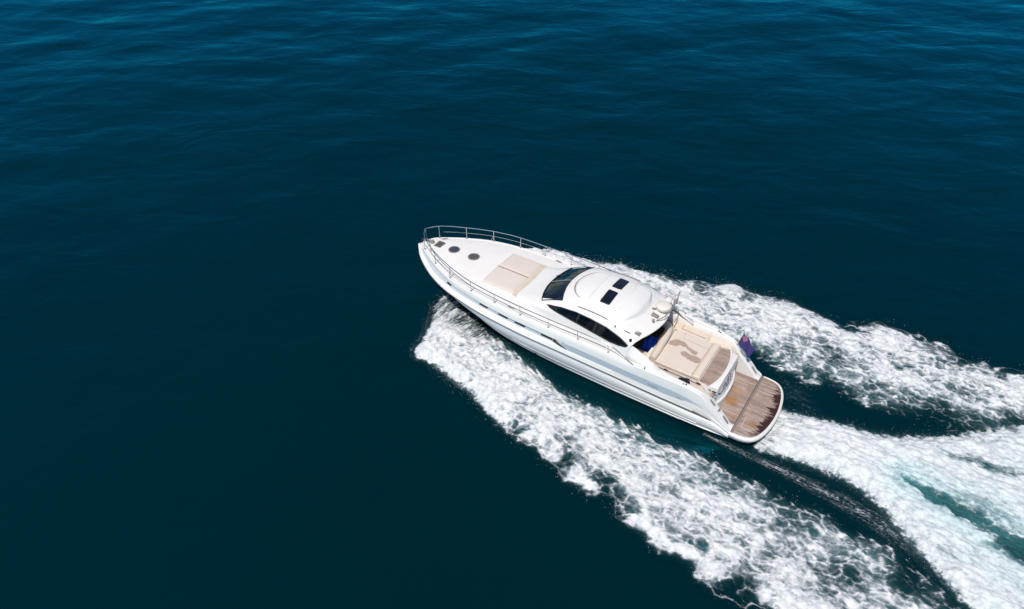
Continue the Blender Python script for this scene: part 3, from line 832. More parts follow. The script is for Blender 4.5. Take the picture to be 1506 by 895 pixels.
def side_faces(G, j0, j1, off):
    n, m = G.shape[:2]
    return [(off + i * m + j, off + i * m + j + 1, off + (i + 1) * m + j + 1, off + (i + 1) * m + j) for i in range(n - 1) for j in range(j0, j1)]
def rows_mesh(name, j0, j1, mat, parent, extra=None, i0=0, i1=None):
    v = []; f = []
    for S in (PORT, STAR):
        g = S[i0:i1, j0:j1 + 1]; o = len(v)
        v += [tuple(p) for p in g.reshape(-1, 3)]; f += side_faces(g, 0, j1 - j0, o)
    if extra: extra(v, f)
    return mesh(name, v, f, mat, parent, angle=35)

def transom_close(v, f):
    o = len(v)
    P = [PORT[0, j] for j in range(G.shape[1])]; S = [STAR[0, j] for j in range(G.shape[1] - 2, -1, -1)]
    pts = [tuple(p) for p in P + S]; v += pts; f.append(tuple(range(o, o + len(pts))))
def bow_close(v, f):
    pass
hull = rows_mesh("hull", 0, G.shape[1] - 1, WHITE, Y_, transom_close)
# colours of the hull bands are material slots on the one hull mesh
hull.data.materials.append(GREY_UNDER); hull.data.materials.append(ANTIFOUL)
fm = np.zeros(len(hull.data.polygons), np.int32)
for p in hull.data.polygons:
    c = p.center
    x = min(max(c.x, 0), 16)
    if c.z < float(zE(min(x, 15))) - .03: fm[p.index] = 2
    elif c.z < float(zD(x)) - .03 and abs(c.y) < float(yD(x)): fm[p.index] = 1
hull.data.polygons.foreach_set("material_index", fm)

def stripe_mesh(name, sgn, i0, i1, mat, off=.006, j0=iB0 + 1, j1=iB0 + 2, parent=hull, taper=None, t0=0.0, t1=1.0):
    S = PORT if sgn > 0 else STAR
    a = S[i0:i1, j0].copy(); b = S[i0:i1, j1].copy()
    n = len(a); k = np.linspace(0, 1, n)[:, None]
    if taper is not None:
        m = taper(a[:, 0])[:, None]; b = a + (b - a) * m
    A_ = a + (b - a) * t0; B_ = a + (b - a) * t1
    g = np.stack([A_, A_ * .5 + B_ * .5, B_], 1); g[..., 1] += sgn * off
    g2 = g.copy(); g2[..., 1] -= sgn * .02
    mb = MB(); mb.grid(g)
    # closing rim gives the band a real thickness
    rim = np.concatenate([g[:, 0], g[::-1, 2]]); rim2 = np.concatenate([g2[:, 0], g2[::-1, 2]])
    mb.grid(np.stack([np.concatenate([rim, rim[:1]]), np.concatenate([rim2, rim2[:1]])], 1))
    return mb.build(name, mat, parent)
def idx(xv): return int(np.argmin(np.abs(xB - xv)))
for s in (1, -1):
    b = stripe_mesh("hull_stripe", s, idx(1.1), idx(7.15), STRIPE, taper=lambda x: smoothstep(.9, 2.6, x) ** .8 * smoothstep(7.3, 6.6, x) ** .6 * .98 + .02)
    b["label"] = "silver blue stripe along the hull side"
    stripe_mesh("hull_stripe", s, idx(7.3), idx(15.5), simple("pale_blue_stripe", (.47, .525, .56), .35, var=.08, scale=1.2, coat=.3), t0=.02, t1=.97)
    for x0, x1 in ((7.40, 7.95), (8.75, 9.25), (9.65, 10.1), (10.6, 11.1), (12.75, 13.05)):
        stripe_mesh("hull_window", s, idx(x0), idx(x1) + 1, BLACK, off=.034, t0=.12, t1=.62)
    # slanting black slit where the recess ends
    mb = MB(); p0 = Vector((7.42, s * (yB(7.42) - .012), zB(7.42) - .10)); p1 = Vector((6.80, s * (yC(6.8) + .012), zC(6.8) + .02))
    mb.tube([p0, p0.lerp(p1, .5) + Vector((0, s * .012, 0)), p1], [.05, .035, .006], 8)
    mb.build("hull_vent", BLACK, hull)
    # dark rubbing strake line
    mb = MB()
    pts = [(x, s * (float(yD(x)) + .012 * float(smoothstep(.9, 1.6, x)) + .002), float(zD(x)) - .012) for x in np.linspace(.85, 15.7, 90)]
    mb.tube(pts, [.021 + .012 * float(smoothstep(8, 1, p[0])) for p in pts], 6)
    mb.build("rub_rail", RUB, hull)
    # second knuckle low on the flank
    mb = MB(); pts = []
    for x in np.linspace(1.2, 9.5, 50):
        t = .72; y = (float(yD(x)) - .05) * (1 - t) + float(yE(x)) * t + .6 * .20 * math.sin(math.pi * t ** .8) + .004; z = float(zD(x)) * (1 - t) + float(zE(x)) * t
        pts.append((x, s * y, z))
    mb.tube(pts, .016, 6); mb.build("spray_rail", GREY_UNDER, hull)
    # exhaust slots near the stern and a skin fitting
    mb = MB(); mb.tube([(1.45, s * 1.915, .93), (.72, s * 1.862, .80)], .025, 6); mb.build("side_vent", GREYFIT, hull)
    mb = MB(); mb.lathe([(0.05, -.02), (.05, .02), (.03, .025)], (1.25, s * (1.86), .45), 12, Matrix.Rotation(R(90), 4, 'X')); mb.build("skin_fitting", BLACK, hull)

# ---------------- deck
zc = pchip([3.9, 9.5, 10, 12, 14, 15, 15.75], [2.06, 2.30, 2.345, 2.345, 2.30, 2.24, 2.15])
def zdeck(x, y):
    h = np.maximum(yA(x) - .08, .05)
    u = np.clip(np.abs(y) / h, 0, 1)
    return (zc(x) - zA(x)) * (1 - u ** 2.2) + zA(x) + .006
xs = np.linspace(4.0, 15.68, 110); us = np.linspace(-1, 1, 33)
Gd = np.stack([np.stack([np.full_like(us, x), us * (yA(x) - .085), zdeck(x, us * (yA(x) - .085))], -1) for x in xs])
mb = MB(); mb.grid(Gd[xs > 9.45])
for sl in (slice(0, 7), slice(-7, None)):
    side = Gd[xs < 9.56].copy(); e = np.sign(us[sl][0]); lim = np.linspace(1, 0, 7) if e > 0 else np.linspace(0, 1, 7)
    yo = (yA(side[:, 0, 0]) - .085)[:, None]; yi = np.full_like(yo, 1.40); yy = e * (yi + (yo - yi) * np.linspace(0, 1, 7)[None])
    xx = np.repeat(side[:, :1, 0], 7, 1); mb.grid(np.stack([xx, yy, zdeck(xx, yy)], -1))
deck = mb.build("foredeck", DECK, Y_)
# bow cap
mb = MB(); pts = []
mb.prism([(15.60, .17), (15.78, .03), (15.78, -.03), (15.60, -.17)], lambda x, y: 2.165, lambda x, y: 2.10)
mb.build("bow_cap", WHITE, hull)
# toe rail joint between side deck and raised foredeck panel
# sun pad: two cushions
for s in (1, -1):
    mb = MB(); n = 22
    ux = np.linspace(0, 1, n); uy = np.linspace(0, 1, n)
    P = []
    for a in ux:
        r_ = []
        for b in uy:
            x = 9.98 + a * (11.60 - 9.98); y = s * (.012 + b * (1.225 - .012))
            e = min(1, min(a, 1 - a) / .06) * min(1, min(b, 1 - b) / .06)
            r_.append((x, y, float(zdeck(x, y)) + .004 + .085 * (e ** .45)))
        P.append(r_)
    mb.grid(P); c = mb.build("sun_pad", CUSHION, Y_)
mb = MB(); mb.tube([(x, 0, float(zdeck(x, 0)) + .062) for x in np.linspace(9.99, 11.59, 9)], .011, 6); mb.build("pad_seam", CREAM_DARK, Y_)
# yellowed gutter between pad and coachroof
mb = MB(); P = [[(x, y, float(zdeck(x, y)) + .012) for y in np.linspace(-1.27, 1.27, 15)] for x in (9.78, 9.99)]
mb.grid(P); mb.build("pad_gutter", OLIVE, Y_)
# round deck hatches
for xh, mt, lb in ((13.99, PLEXI_BLUE, "bluish round deck hatch"), (12.89, PLEXI, "grey round deck hatch")):
    z0 = float(zdeck(xh, 0)); mb = MB()
    mb.lathe([(.275, -.02), (.275, .012), (.262, .026), (.235, .028), (.225, .020), (.0, .020)], (xh, 0, z0), 40)
    h = mb.build("deck_hatch", GREYFIT, Y_); h["label"] = lb
    mb = MB(); mb.lathe([(.226, .012), (.224, .026), (.1, .034), (.0, .036)], (xh, 0, z0), 40); mb.build("hatch_lens", mt, h)
# square anchor locker hatch
z0 = float(zdeck(14.8, 0))
mb = MB(); mb.box((14.83, -.02, z0 + .008), (.37, .46, .035), 0, .012); hb = mb.build("anchor_hatch", GREYFIT, Y_)
mb = MB(); mb.box((14.83, -.02, z0 + .03), (.32, .41, .018), 0, .006); mb.build("hatch_lens", PLEXI, hb)
# windlass, bow roller and cleats
mb = MB(); mb.lathe([(.09, 0), (.09, .06), (.06, .08), (.075, .14), (.03, .16)], (15.22, .02, float(zdeck(15.2, 0))), 18); mb.box((15.36, .02, float(zdeck(15.3, 0)) + .03), (.24, .12, .06), 0, .012)
mb.build("windlass", GREYFIT, Y_)
mb = MB()
for s in (1, -1): mb.box((15.62, s * .055, 2.20), (.5, .02, .09), 0, .006)
mb.tube([(15.35, 0, 2.23), (15.75, 0, 2.21), (15.86, 0, 2.12)], .025, 8); mb.build("bow_roller", STEEL, Y_)
def cleat(x, y, rz, z=None):
    z = float(zdeck(x, y)) if z is None else z
    mb = MB(); T = Matrix.Translation((x, y, z)) @ Matrix.Rotation(rz, 4, 'Z')
    mb.tube([T @ Vector(p) for p in ((-.16, 0, .05), (-.08, 0, .065), (.08, 0, .065), (.16, 0, .05))], [.012, .02, .02, .012], 8)
    for a in (-.05, .05): mb.tube([T @ Vector((a, 0, -.01)), T @ Vector((a, 0, .06))], .018, 8)
    mb.build("cleat", GREYFIT, Y_)
for s in (1, -1):
    cleat(14.95, s * .52, s * R(-38)); cleat(9.62, s * 1.92, 0)

# ---------------- superstructure shell (coachroof, house sides and hard top in one moulding)
SX = [9.82, 9.3, 8.85, 8.5, 8.1, 7.6, 7.0, 6.1, 5.4, 4.85, 4.4, 4.1, 3.6]
tab = dict(zc=[2.33, 2.47, 2.66, 2.85, 3.06, 3.25, 3.38, 3.46, 3.42, 3.30, 3.10, 3.03, 2.93],
  y1=[1.00, 1.05, 1.12, 1.20, 1.25, 1.30, 1.35, 1.42, 1.46, 1.50, 1.56, 1.62, 1.66],
  z1=[2.325, 2.45, 2.62, 2.77, 2.94, 3.09, 3.18, 3.20, 3.13, 3.00, 2.84, 2.80, 2.76],
  y2=[1.18, 1.28, 1.38, 1.42, 1.48, 1.53, 1.57, 1.61, 1.63, 1.66, 1.71, 1.76, 1.80],
  z2=[2.30, 2.40, 2.54, 2.68, 2.82, 2.97, 3.05, 3.06, 2.99, 2.81, 2.68, 2.66, 2.65],
  y3=[1.26, 1.40, 1.52, 1.59, 1.64, 1.68, 1.69, 1.71, 1.73, 1.75, 1.78, 1.80, 1.82],
  z3=[2.26, 2.33, 2.42, 2.50, 2.56, 2.60, 2.60, 2.54, 2.46, 2.44, 2.50, 2.58, 2.62],
  y4=[1.32, 1.48, 1.60, 1.66, 1.70, 1.74, 1.76, 1.78, 1.80, 1.82, 1.85, 1.87, 1.88],
  z4=[2.18, 2.16, 2.14, 2.12, 2.11, 2.10, 2.09, 2.06, 2.04, 2.02, 2.00, 2.0, 2.0])
TF = {k: pchip(SX[::-1], v[::-1]) for k, v in tab.items()}
TS = np.array([0, .10, .25, .40, .50, .62, .82, 1.0])
def sect(x):
    """half section at station x as dense (t -> y,z)"""
    g = lambda k: float(TF[k](x))
    y1, y2, y3, y4 = g('y1'), g('y2'), g('y3'), g('y4'); z0, z1, z2, z3, z4 = g('zc'), g('z1'), g('z2'), g('z3'), g('z4')
    ys = [0, .22 * y1, .55 * y1, .82 * y1, y1, y2, y3, y4]
    zs = [z0, z0 - .04 * (z0 - z1), z0 - .26 * (z0 - z1), z0 - .60 * (z0 - z1), z1, z2, z3, z4]
    return ys, zs
NT = 131
tt = np.linspace(0, 1, NT)
NXS = 330
xt_tail = 3.68 + .62 * (np.clip(np.interp(tt, TS, [0, .36, .9, 1.35, 1.6, 1.74, 1.8, 1.85]) / 1.8, 0, 1)) ** 2
xt_tail = np.where(tt > .62, 4.26 + (tt - .62) * .3, xt_tail)
cache_x = np.linspace(3.55, 9.85, 640)
cy = np.zeros((640, NT)); cz = np.zeros((640, NT))
for i, x in enumerate(cache_x):
    ys, zs = sect(x)
    a = np.interp(np.linspace(-.06, 1.0, 1), [0, 1], [0, 1])
    yy = np.interp(tt, TS, ys); zz = np.interp(tt, TS, zs)
    # round the knuckles
    k = np.array([1, 3, 5, 6, 5, 3, 1], float); k /= k.sum()
    for _ in range(2):
        yp = np.concatenate([-yy[3:0:-1], yy, yy[-1] + (yy[-1] - yy[-2:-5:-1])]); zp = np.concatenate([zz[3:0:-1], zz, zz[-1] + (zz[-1] - zz[-2:-5:-1])])
        yy = np.convolve(yp, k, 'valid'); zz = np.convolve(zp, k, 'valid')
    yy[0] = 0
    cy[i] = yy; cz[i] = zz
def S_pt(x, ti):
    """x: array, ti: column index array"""
    u = (np.clip(x, 3.55, 9.85) - 3.55) / 6.3 * 639; i0 = np.clip(np.floor(u).astype(int), 0, 638); f = u - i0
    y = cy[i0, ti] * (1 - f) + cy[i0 + 1, ti] * f; z = cz[i0, ti] * (1 - f) + cz[i0 + 1, ti] * f
    # step down behind the sunroof
    xsb = 4.45 + .42 * (y / 1.1) ** 2; wid = .24 * np.clip(1.15 - np.abs(y), 0.02, 1.15) / 1.15
    st = .125 * smoothstep(0, 1, (x - xsb) / np.maximum(wid, .02)) * smoothstep(1.28, 1.0, np.abs(y)) * smoothstep(5.7, 5.0, x)
    return np.stack([x, y, z + st], -1)
SU = np.zeros((NXS, NT, 3))
for j in range(NT):
    xj = np.linspace(9.82, xt_tail[j], NXS)
    SU[:, j] = S_pt(xj, np.full(NXS, j))
# window outlines
wsF = [(8.50, -1.34), (8.60, -1.12), (8.72, -.8), (8.82, -.4), (8.85, 0), (8.82, .4), (8.72, .8), (8.60, 1.12), (8.50, 1.34)]
wsA = [(7.58, 1.30), (7.72, .95), (7.85, .5), (7.90, 0), (7.85, -.5), (7.72, -.95), (7.58, -1.30)]
WS = wsF + wsA                                         # (x, y) plan outline
SW = [(8.16, 2.76), (7.47, 2.955), (6.8, 3.04), (6.1, 3.03), (5.4, 2.95), (4.82, 2.77), (4.42, 2.60), (4.50, 2.52), (4.80, 2.45), (5.18, 2.44), (5.94, 2.53), (6.6, 2.62), (7.4, 2.70)]   # (x, z) side outline

# cells under the windows are left out of the moulding
cxm = (SU[:-1, :-1] + SU[1:, 1:]) / 2
topm = tt[:-1] < .515
w1 = inside(WS, cxm[..., 0], cxm[..., 1]) | inside([(a, -b) for a, b in WS], cxm[..., 0], cxm[..., 1])
w1 &= topm[None, :]
w2 = inside(SW, cxm[..., 0], cxm[..., 2]) & (tt[:-1] > .5)[None, :]
hole = w1 | w2
def shell(name, mask, mat, parent, sgns=(1, -1), off=0.0, thick=.045):
    v = []; f = []
    n, m = SU.shape[:2]
    ids = np.arange(n * m).reshape(n, m)
    q = np.stack([ids[:-1, :-1], ids[1:, :-1], ids[1:, 1:], ids[:-1, 1:]], -1)[mask]
    base = SU.copy()
    du = np.gradient(SU, axis=0); dv = np.gradient(SU, axis=1); nn = np.cross(du, dv); nn /= np.maximum(np.linalg.norm(nn, axis=-1, keepdims=True), 1e-9)
    nn *= np.sign(nn[..., 2:3] * 1.0 + nn[..., 1:2] * .7 + 1e-9)
    base = base + nn * off
    allv = []; allq = []
    for k, s in enumerate(sgns):
        b = base.copy(); b[..., 1] *= s
        allv.append(b.reshape(-1, 3)); allq.append((q if s > 0 else q[:, ::-1]) + k * n * m)
    V = np.concatenate(allv); Q = np.concatenate(allq)
    used = np.unique(Q); rm = np.full(len(V), -1); rm[used] = np.arange(len(used))
    me = bpy.data.meshes.new(name); me.from_pydata(V[used].tolist(), [], rm[Q].tolist())
    bm = bmesh.new(); bm.from_mesh(me)
    bmesh.ops.remove_doubles(bm, verts=bm.verts, dist=.0015)
    bmesh.ops.recalc_face_normals(bm, faces=bm.faces)
    up = sum((fc.normal.z for fc in bm.faces)); 
    if up < 0: bmesh.ops.reverse_faces(bm, faces=bm.faces)
    bm.to_mesh(me); bm.free()
    me.materials.append(mat); me.shade_smooth()
    o = link(bpy.data.objects.new(name, me), parent)
    if thick:
        md = o.modifiers.new("thickness", 'SOLIDIFY'); md.thickness = thick; md.offset = -1
    return o
house = shell("superstructure", ~hole, WHITE, Y_)

def t_index_for_y(x, y):
    u = int(np.clip(round((x - 3.55) / 6.3 * 639), 0, 639)); return int(np.argmin(np.abs(cy[u, :70] - abs(y))))
def surf_y(x, y, off=0.0):
    """point on the roof skin over plan position x,y"""
    u = int(np.clip(round((x - 3.55) / 6.3 * 639), 0, 639)); col = np.interp(abs(y), cy[u, :86], np.arange(86))
    j0 = int(col); f = col - j0
    a = S_pt(np.array([x]), np.array([j0]))[0]; b = S_pt(np.array([x]), np.array([min(j0 + 1, NT - 1)]))[0]
    p = a * (1 - f) + b * f
    return Vector((x, y, p[2] + off))
def surf_z(x, z, s, off=0.0):
    """point on the house side at station x, height z"""
    u = int(np.clip(round((x - 3.55) / 6.3 * 639), 0, 639)); zz = cz[u, 60:]; yy = cy[u, 60:]
    y = np.interp(-z, -zz, yy)
    return Vector((x, s * (y + off), z + off * .3))

# glazing: panes lie in the openings, black gaskets cover the joint
def refine(poly, n=14, closed=True):
    out = []; k = len(poly)
    for i in range(k if closed else k - 1):
        a = np.array(poly[i]); b = np.array(poly[(i + 1) % k])
        for t in np.linspace(0, 1, n, endpoint=False): out.append(tuple(a + (b - a) * t))
    return out
def round_poly(poly, it=2):
    p = [np.array(q, float) for q in poly]
    for _ in range(it):
        o = []
        for i in range(len(p)):
            a, b = p[i], p[(i + 1) % len(p)]
            o += [a * .8 + b * .2, a * .2 + b * .8]
        p = o
    return [tuple(q) for q in p]
pane = shell("windscreen", w1, GLASS_FRONT, Y_, off=-.012, thick=.0)
mb = MB(); mb.tube([surf_y(x, y, .004) for x, y in refine(WS, 8)], .024, 6, closed=True); mb.build("window_gasket", BLACK, pane)
mb = MB(); mb.tube([surf_y(x, 0.02, .01) for x in np.linspace(8.84, 7.91, 8)], .018, 6); mb.build("mullion", GREYFIT, pane)
for (x0, y0, x1, y1) in ((8.62, .98, 8.30, .42), (8.80, -.45, 8.25, -.60)):
    mb = MB(); mb.tube([surf_y(x0 + .06, y0, .03), surf_y((x0 + x1) / 2, (y0 + y1) / 2, .05), surf_y(x1, y1, .03)], [.018, .012, .012], 6)
    mb.tube([surf_y(x1 + .25, y1 + .12, .025), surf_y(x1, y1, .03), surf_y(x1 - .2, y1 - .10, .02)], .011, 6)
    mb.build("wiper", BLACK, pane)
for s in (1, -1):
    side = shell("side_window", w2, GLASS_SIDE, Y_, sgns=(s,), off=-.012, thick=0)
    ring = [surf_z(x, z, s, .004) for x, z in refine(SW, 8)]
    mb = MB(); mb.tube(ring, .022, 6, closed=True)
    bot = [surf_z(x, z - .006, s, .008) for x, z in refine(SW[6:] + SW[:1], 6, False)]
    mb.tube(bot, .03, 6); mb.build("window_gasket", BLACK, side)
    for x0, x1, w in ((6.62, 6.72, .05), (5.82, 5.92, .075)):
        mb = MB(); zt = np.interp(x0, [4.42, 4.82, 5.4, 6.1, 6.8, 7.47], [2.6, 2.77, 2.95, 3.03, 3.04, 2.955]); zb = np.interp(x1, [4.5, 5.18, 5.94, 6.6, 7.4], [2.5, 2.44, 2.53, 2.62, 2.70])
        mb.tube([surf_z(x0, float(zt), s, -.03), surf_z(x1, float(zb), s, -.03)], w, 8); mb.build("mullion", BLACK, side)
    # hand rail strip along the roof edge
    mb = MB(); mb.tube([surf_y(x, s * (1.40 + .03 * (6.8 - x)), .035) for x in np.linspace(6.8, 5.5, 12)], .02, 6)
    for x in (6.78, 6.15, 5.52): mb.tube([surf_y(x, s * (1.40 + .03 * (6.8 - x)), -.01), surf_y(x, s * (1.40 + .03 * (6.8 - x)), .035)], .014, 6)
    mb.build("grab_rail", GREYFIT, Y_)

# sliding sunroof panel with two tinted skylights
def xfront(y): return 6.62 + .95 * math.sqrt(max(0, 1 - (abs(y) / 1.06) ** 2)) * 1.0
def xrear(y): return 5.24 + .22 * (abs(y) / 1.06) ** 2
P = []; PB = []
for y in np.linspace(-1.05, 1.05, 43):
    r_ = []
    for a in np.linspace(0, 1, 34):
        x = xrear(y) + (xfront(y) - xrear(y)) * a
        r_.append(tuple(surf_y(x, y, .052 * (min(1, min(a, 1 - a) * 16) * min(1, (1.05 - abs(y)) * 12)) ** .4 - .006)))
    P.append(r_)
mb = MB(); mb.grid(P); roof = mb.build("sunroof_panel", WHITE, Y_)
mb = MB()
mb.tube([surf_y(xfront(y) + .005, y, .006) for y in np.linspace(-.98, .98, 30)], .014, 6); mb
mb.tube([surf_y(xfront(y) + .012, y, .008) for y in np.linspace(-.05, .96, 24)], [.008 + .026 * math.sin(math.pi * k / 23) for k in range(24)], 6); mb.build("seal_and_lip_shade", GREYFIT, roof)  # seal, with a dark port-side swelling shaped as the panel lip's shadow
mb = MB(); mb.tube([surf_y(6.60, y, .047) for y in np.linspace(-.98, .98, 20)], .006, 5); mb.build("seam", simple("pale_grey_sealant", (.45, .44, .43), .6), roof)
for s in (1, -1):
    P = []; rc = .22
    for b_ in np.linspace(-1, 1, 25):
        hx = 1 - rc * (1 - math.sqrt(max(0, 1 - (max(0, abs(b_) - (1 - rc)) / rc) ** 2)))
        P.append([tuple(surf_y(5.94 + .215 * a_ * hx, s * (.50 + .40 * b_), .046 + .028 * min(1, (1 - abs(a_)) * 8, (1 - abs(b_)) * 14 + .0) ** .5)) for a_ in np.linspace(-1, 1, 15)])
    mb = MB(); mb.grid(P); mb.build("skylight", SKYGLASS, Y_)
# little fittings on the roof skirt: speaker, light, vent louvre
mb = MB(); p = surf_y(5.12, 1.50, 0); mb.lathe([(.05, -.02), (.05, .02), (.03, .035)], p, 14); mb.build("deck_light", GREYFIT, Y_)
mb = MB(); p = surf_y(4.62, 1.42, .02); mb.tube([p + Vector((.22, -.03, 0)), p + Vector((.08, .05, .02)), p + Vector((-.12, .04, 0))], .014, 6); mb.build("grab_handle", STEEL, Y_)
mb = MB(); p = surf_y(4.28, 1.28, .012)
for k in range(4): mb.box(p + Vector((-.02, -.10 + k * .055, .004)), (.24, .03, .03), R(-8), .006)
mb.build("roof_louvre", GREYFIT, Y_)
mb = MB(); p = surf_y(4.38, 1.62, 0); mb.lathe([(.06, -.02), (.06, .03), (.035, .08), (.0, .09)], p, 14); mb.build("roof_light", BLACK, Y_)

# aft wing panels that carry the hard top down to the coamings
for s in (1, -1):
    mb = MB()
    top = [(4.40, 1.70, 2.66), (4.05, 1.66, 2.50), (3.55, 1.62, 2.20), (3.02, 1.60, 1.96)]
    botl = [(4.40, 1.90, 2.0), (4.05, 1.88, 2.0), (3.55, 1.84, 1.975), (2.95, 1.76, 1.955)]
    g = []
    for a, b in zip(top, botl):
        a = np.array(a); b = np.array(b)
        g.append([(a[0], s * (a[1] - .07), a[2] - .05), (a[0], s * (a[1] - .03), a[2]), (a[0], s * a[1], a[2])] + [tuple((a + (b - a) * t) * np.array([1, s, 1])) for t in (.33, .66, 1)])
    mb.grid(g); w = mb.build("aft_wing", WHITE, Y_)
    w.modifiers.new("thickness", 'SOLIDIFY').thickness = .03

# ---------------- railings
railx = [14.15, 12.95, 11.65, 10.38, 9.06, 7.72, 6.40, 5.08]
ytop = pchip([4.0, 5.08, 6.4, 7.72, 9.06, 10.38, 11.65, 12.95, 14.15, 14.9, 15.35, 15.62], [2.02, 2.06, 2.10, 2.13, 2.12, 2.06, 1.95, 1.65, 1.17, .78, .42, .0])
ztop = pchip([4.0, 4.5, 5.08, 6.4, 7.72, 9.06, 10.38, 11.65, 12.95, 14.15, 15.62], [2.03, 2.32, 2.56, 2.62, 2.64, 2.66, 2.68, 2.73, 2.78, 2.80, 2.86])
xr = 15.62 - (15.62 - 3.98) * np.concatenate([np.linspace(0, .3, 8, endpoint=False) ** 2 / .3, np.linspace(.3, 1, 40)])
half = [(x, float(ytop(x)), float(ztop(x))) for x in xr]
loop = [(x, -y, z) for x, y, z in half[:0:-1]] + half
mb = MB(); mb.tube(loop, .019, 8); rail = mb.build("bow_rail", STEEL, Y_)
midx = np.linspace(15.1, 5.2, 46)
for s in (1, -1):
    mb = MB(); mb.tube([(x, s * (float(ytop(x)) * .5 + (float(yA(x)) - .06) * .5), (float(ztop(x)) + float(zA(x))) / 2 + .02) for x in midx], .011, 6); mb.build("middle_wire", STEEL, rail)
    for i, x in enumerate([15.25] + railx):
        b = Vector((x + (.0), s * (float(yA(x)) - .05), float(zA(x)) + .03)); tp = Vector((x, s * float(ytop(x)), float(ztop(x))))
        mb = MB(); mb.tube([b, tp], .016, 8); mb.lathe([(.045, 0), (.045, .012), (.02, .03)], b, 10)
        if 0 < i < 8 and i % 2 == 0: mb.tube([b.lerp(tp, .55), b + Vector((.14, s * -.06, 0))], .009, 6)
        mb.build("stanchion", STEEL, rail)
# short pulpit leg right at the stem
mb = MB(); mb.tube([(15.62, 0, 2.86), (15.60, .0, 2.5), (15.52, .0, 2.2)], .016, 8); mb.build("stanchion", STEEL, rail)
# small post on the coaming
for s in (1, -1):
    mb = MB(); mb.lathe([(.05, 0), (.05, .03), (.03, .06), (.03, .09), (.0, .1)], (3.55, s * 1.93, 1.97), 12); mb.build("filler_cap", STEEL, Y_)

# ---------------- cockpit
XC1 = 4.30
yin = lambda x: np.interp(x, [-.1, .0, .9, 1.4, 2.2, 3.1, 4.4], [1.40, 1.40, 1.40, 1.62, 1.63, 1.57, 1.60])
xs = np.linspace(-.03, XC1, 90)
for s in (1, -1):
    g = []
    for x in xs:
        yo = float(yA(x)) - .095; yi = float(yin(x)); z = float(zA(x)) + .004
        zi = z if x > 1.2 else z - .0
        drop = max(.50, z - 1.45) if x < 1.35 else z - 1.45
        zb = .50 if x < 1.35 else 1.45
        g.append([(x, s * yo, z), (x, s * (yo * .75 + yi * .25), z + .022), (x, s * (yo * .35 + yi * .65), z + .024), (x, s * (yi + .02), z + .008), (x, s * yi, z - .02), (x, s * (yi - .012), min(zb, z - .05))])
    mb = MB(); mb.grid(g); mb.build("coaming" if True else "", WHITE if s > 0 else WHITE, Y_)
    # aft end face of the wing
    mb = MB(); mb.prism([(-.045, s * 1.39), (.0, s * 1.39), (.0, s * 1.775), (-.045, s * 1.76)], .585, .38); mb.build("wing_end", WHITE, Y_)
    # recessed fittings on the wing: stern light, cleat well, fairlead
    for x0, L_, mt in ((.86, .24, GREYFIT), (.26, .26, GREYFIT)):
        zz = lambda x: float(zA(x)) + .022
        y0 = 1.60 if x0 > .5 else 1.58
        mb = MB(); mb.prism(round_poly([(x0 - L_ / 2, s * (y0 - .06)), (x0 + L_ / 2, s * (y0 - .06)), (x0 + L_ / 2, s * (y0 + .05)), (x0 - L_ / 2, s * (y0 + .05))], 2), lambda x, y: zz(x) + .012, lambda x, y: zz(x) - .03)
        mb.build("stern_fitting", mt, Y_)
    mb = MB(); p = Vector((.60, s * 1.58, float(zA(.6)) + .02)); mb.lathe([(.09, -.01), (.09, .02), (.06, .035), (.055, .01), (.0, .01)], p, 18, Matrix.Rotation(R(43), 4, 'Y')); mb.build("fuel_cap", STEEL, Y_)
    # pairs of black dots: coaming drains / snaps, and the oval fender hole
    for x, y in ((2.02, 1.79), (1.93, 1.73)):
        mb = MB(); mb.lathe([(.034, -.02), (.034, .012), (.0, .016)], (x, s * y, float(zA(x)) + .022), 12); mb.build("coaming_socket", BLACK, Y_)

# sole under the hard top and in the passages, dark interior
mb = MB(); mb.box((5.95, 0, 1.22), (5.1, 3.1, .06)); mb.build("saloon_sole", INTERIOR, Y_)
mb = MB(); mb.box((2.45, 0, 1.38), (2.9, 3.16, .06), 0, .01); mb.build("cockpit_sole", TEAK, Y_)
# side strips of beige upholstery beside the aft sun pad
for s in (1, -1):
    mb = MB()
    g = [[(x, s * y, z) for y, z in ((1.135, 1.50), (1.145, 1.60), (1.18, 1.625), (float(yin(x)) - .06, 1.64 + .06 * float(smoothstep(1.5, 2.5, x))), (float(yin(x)) - .02, 1.60), (float(yin(x)) - .018, 1.45))] for x in np.linspace(1.35, 3.9, 30)]
    mb.grid(g); mb.build("side_bench", CREAM if s > 0 else CREAM, Y_)
    # sloping passage piece from bench level down to the platform
    mb = MB()
    prof = [(1.36, 1.64), (1.1, 1.42), (.98, 1.05), (.93, .58)]
    mb.grid([[(x, s * y, z) for y in (1.10, 1.25, float(yin(max(x, .9))) - .012)] for x, z in prof]); mb.build("passage_step", CREAM, Y_)

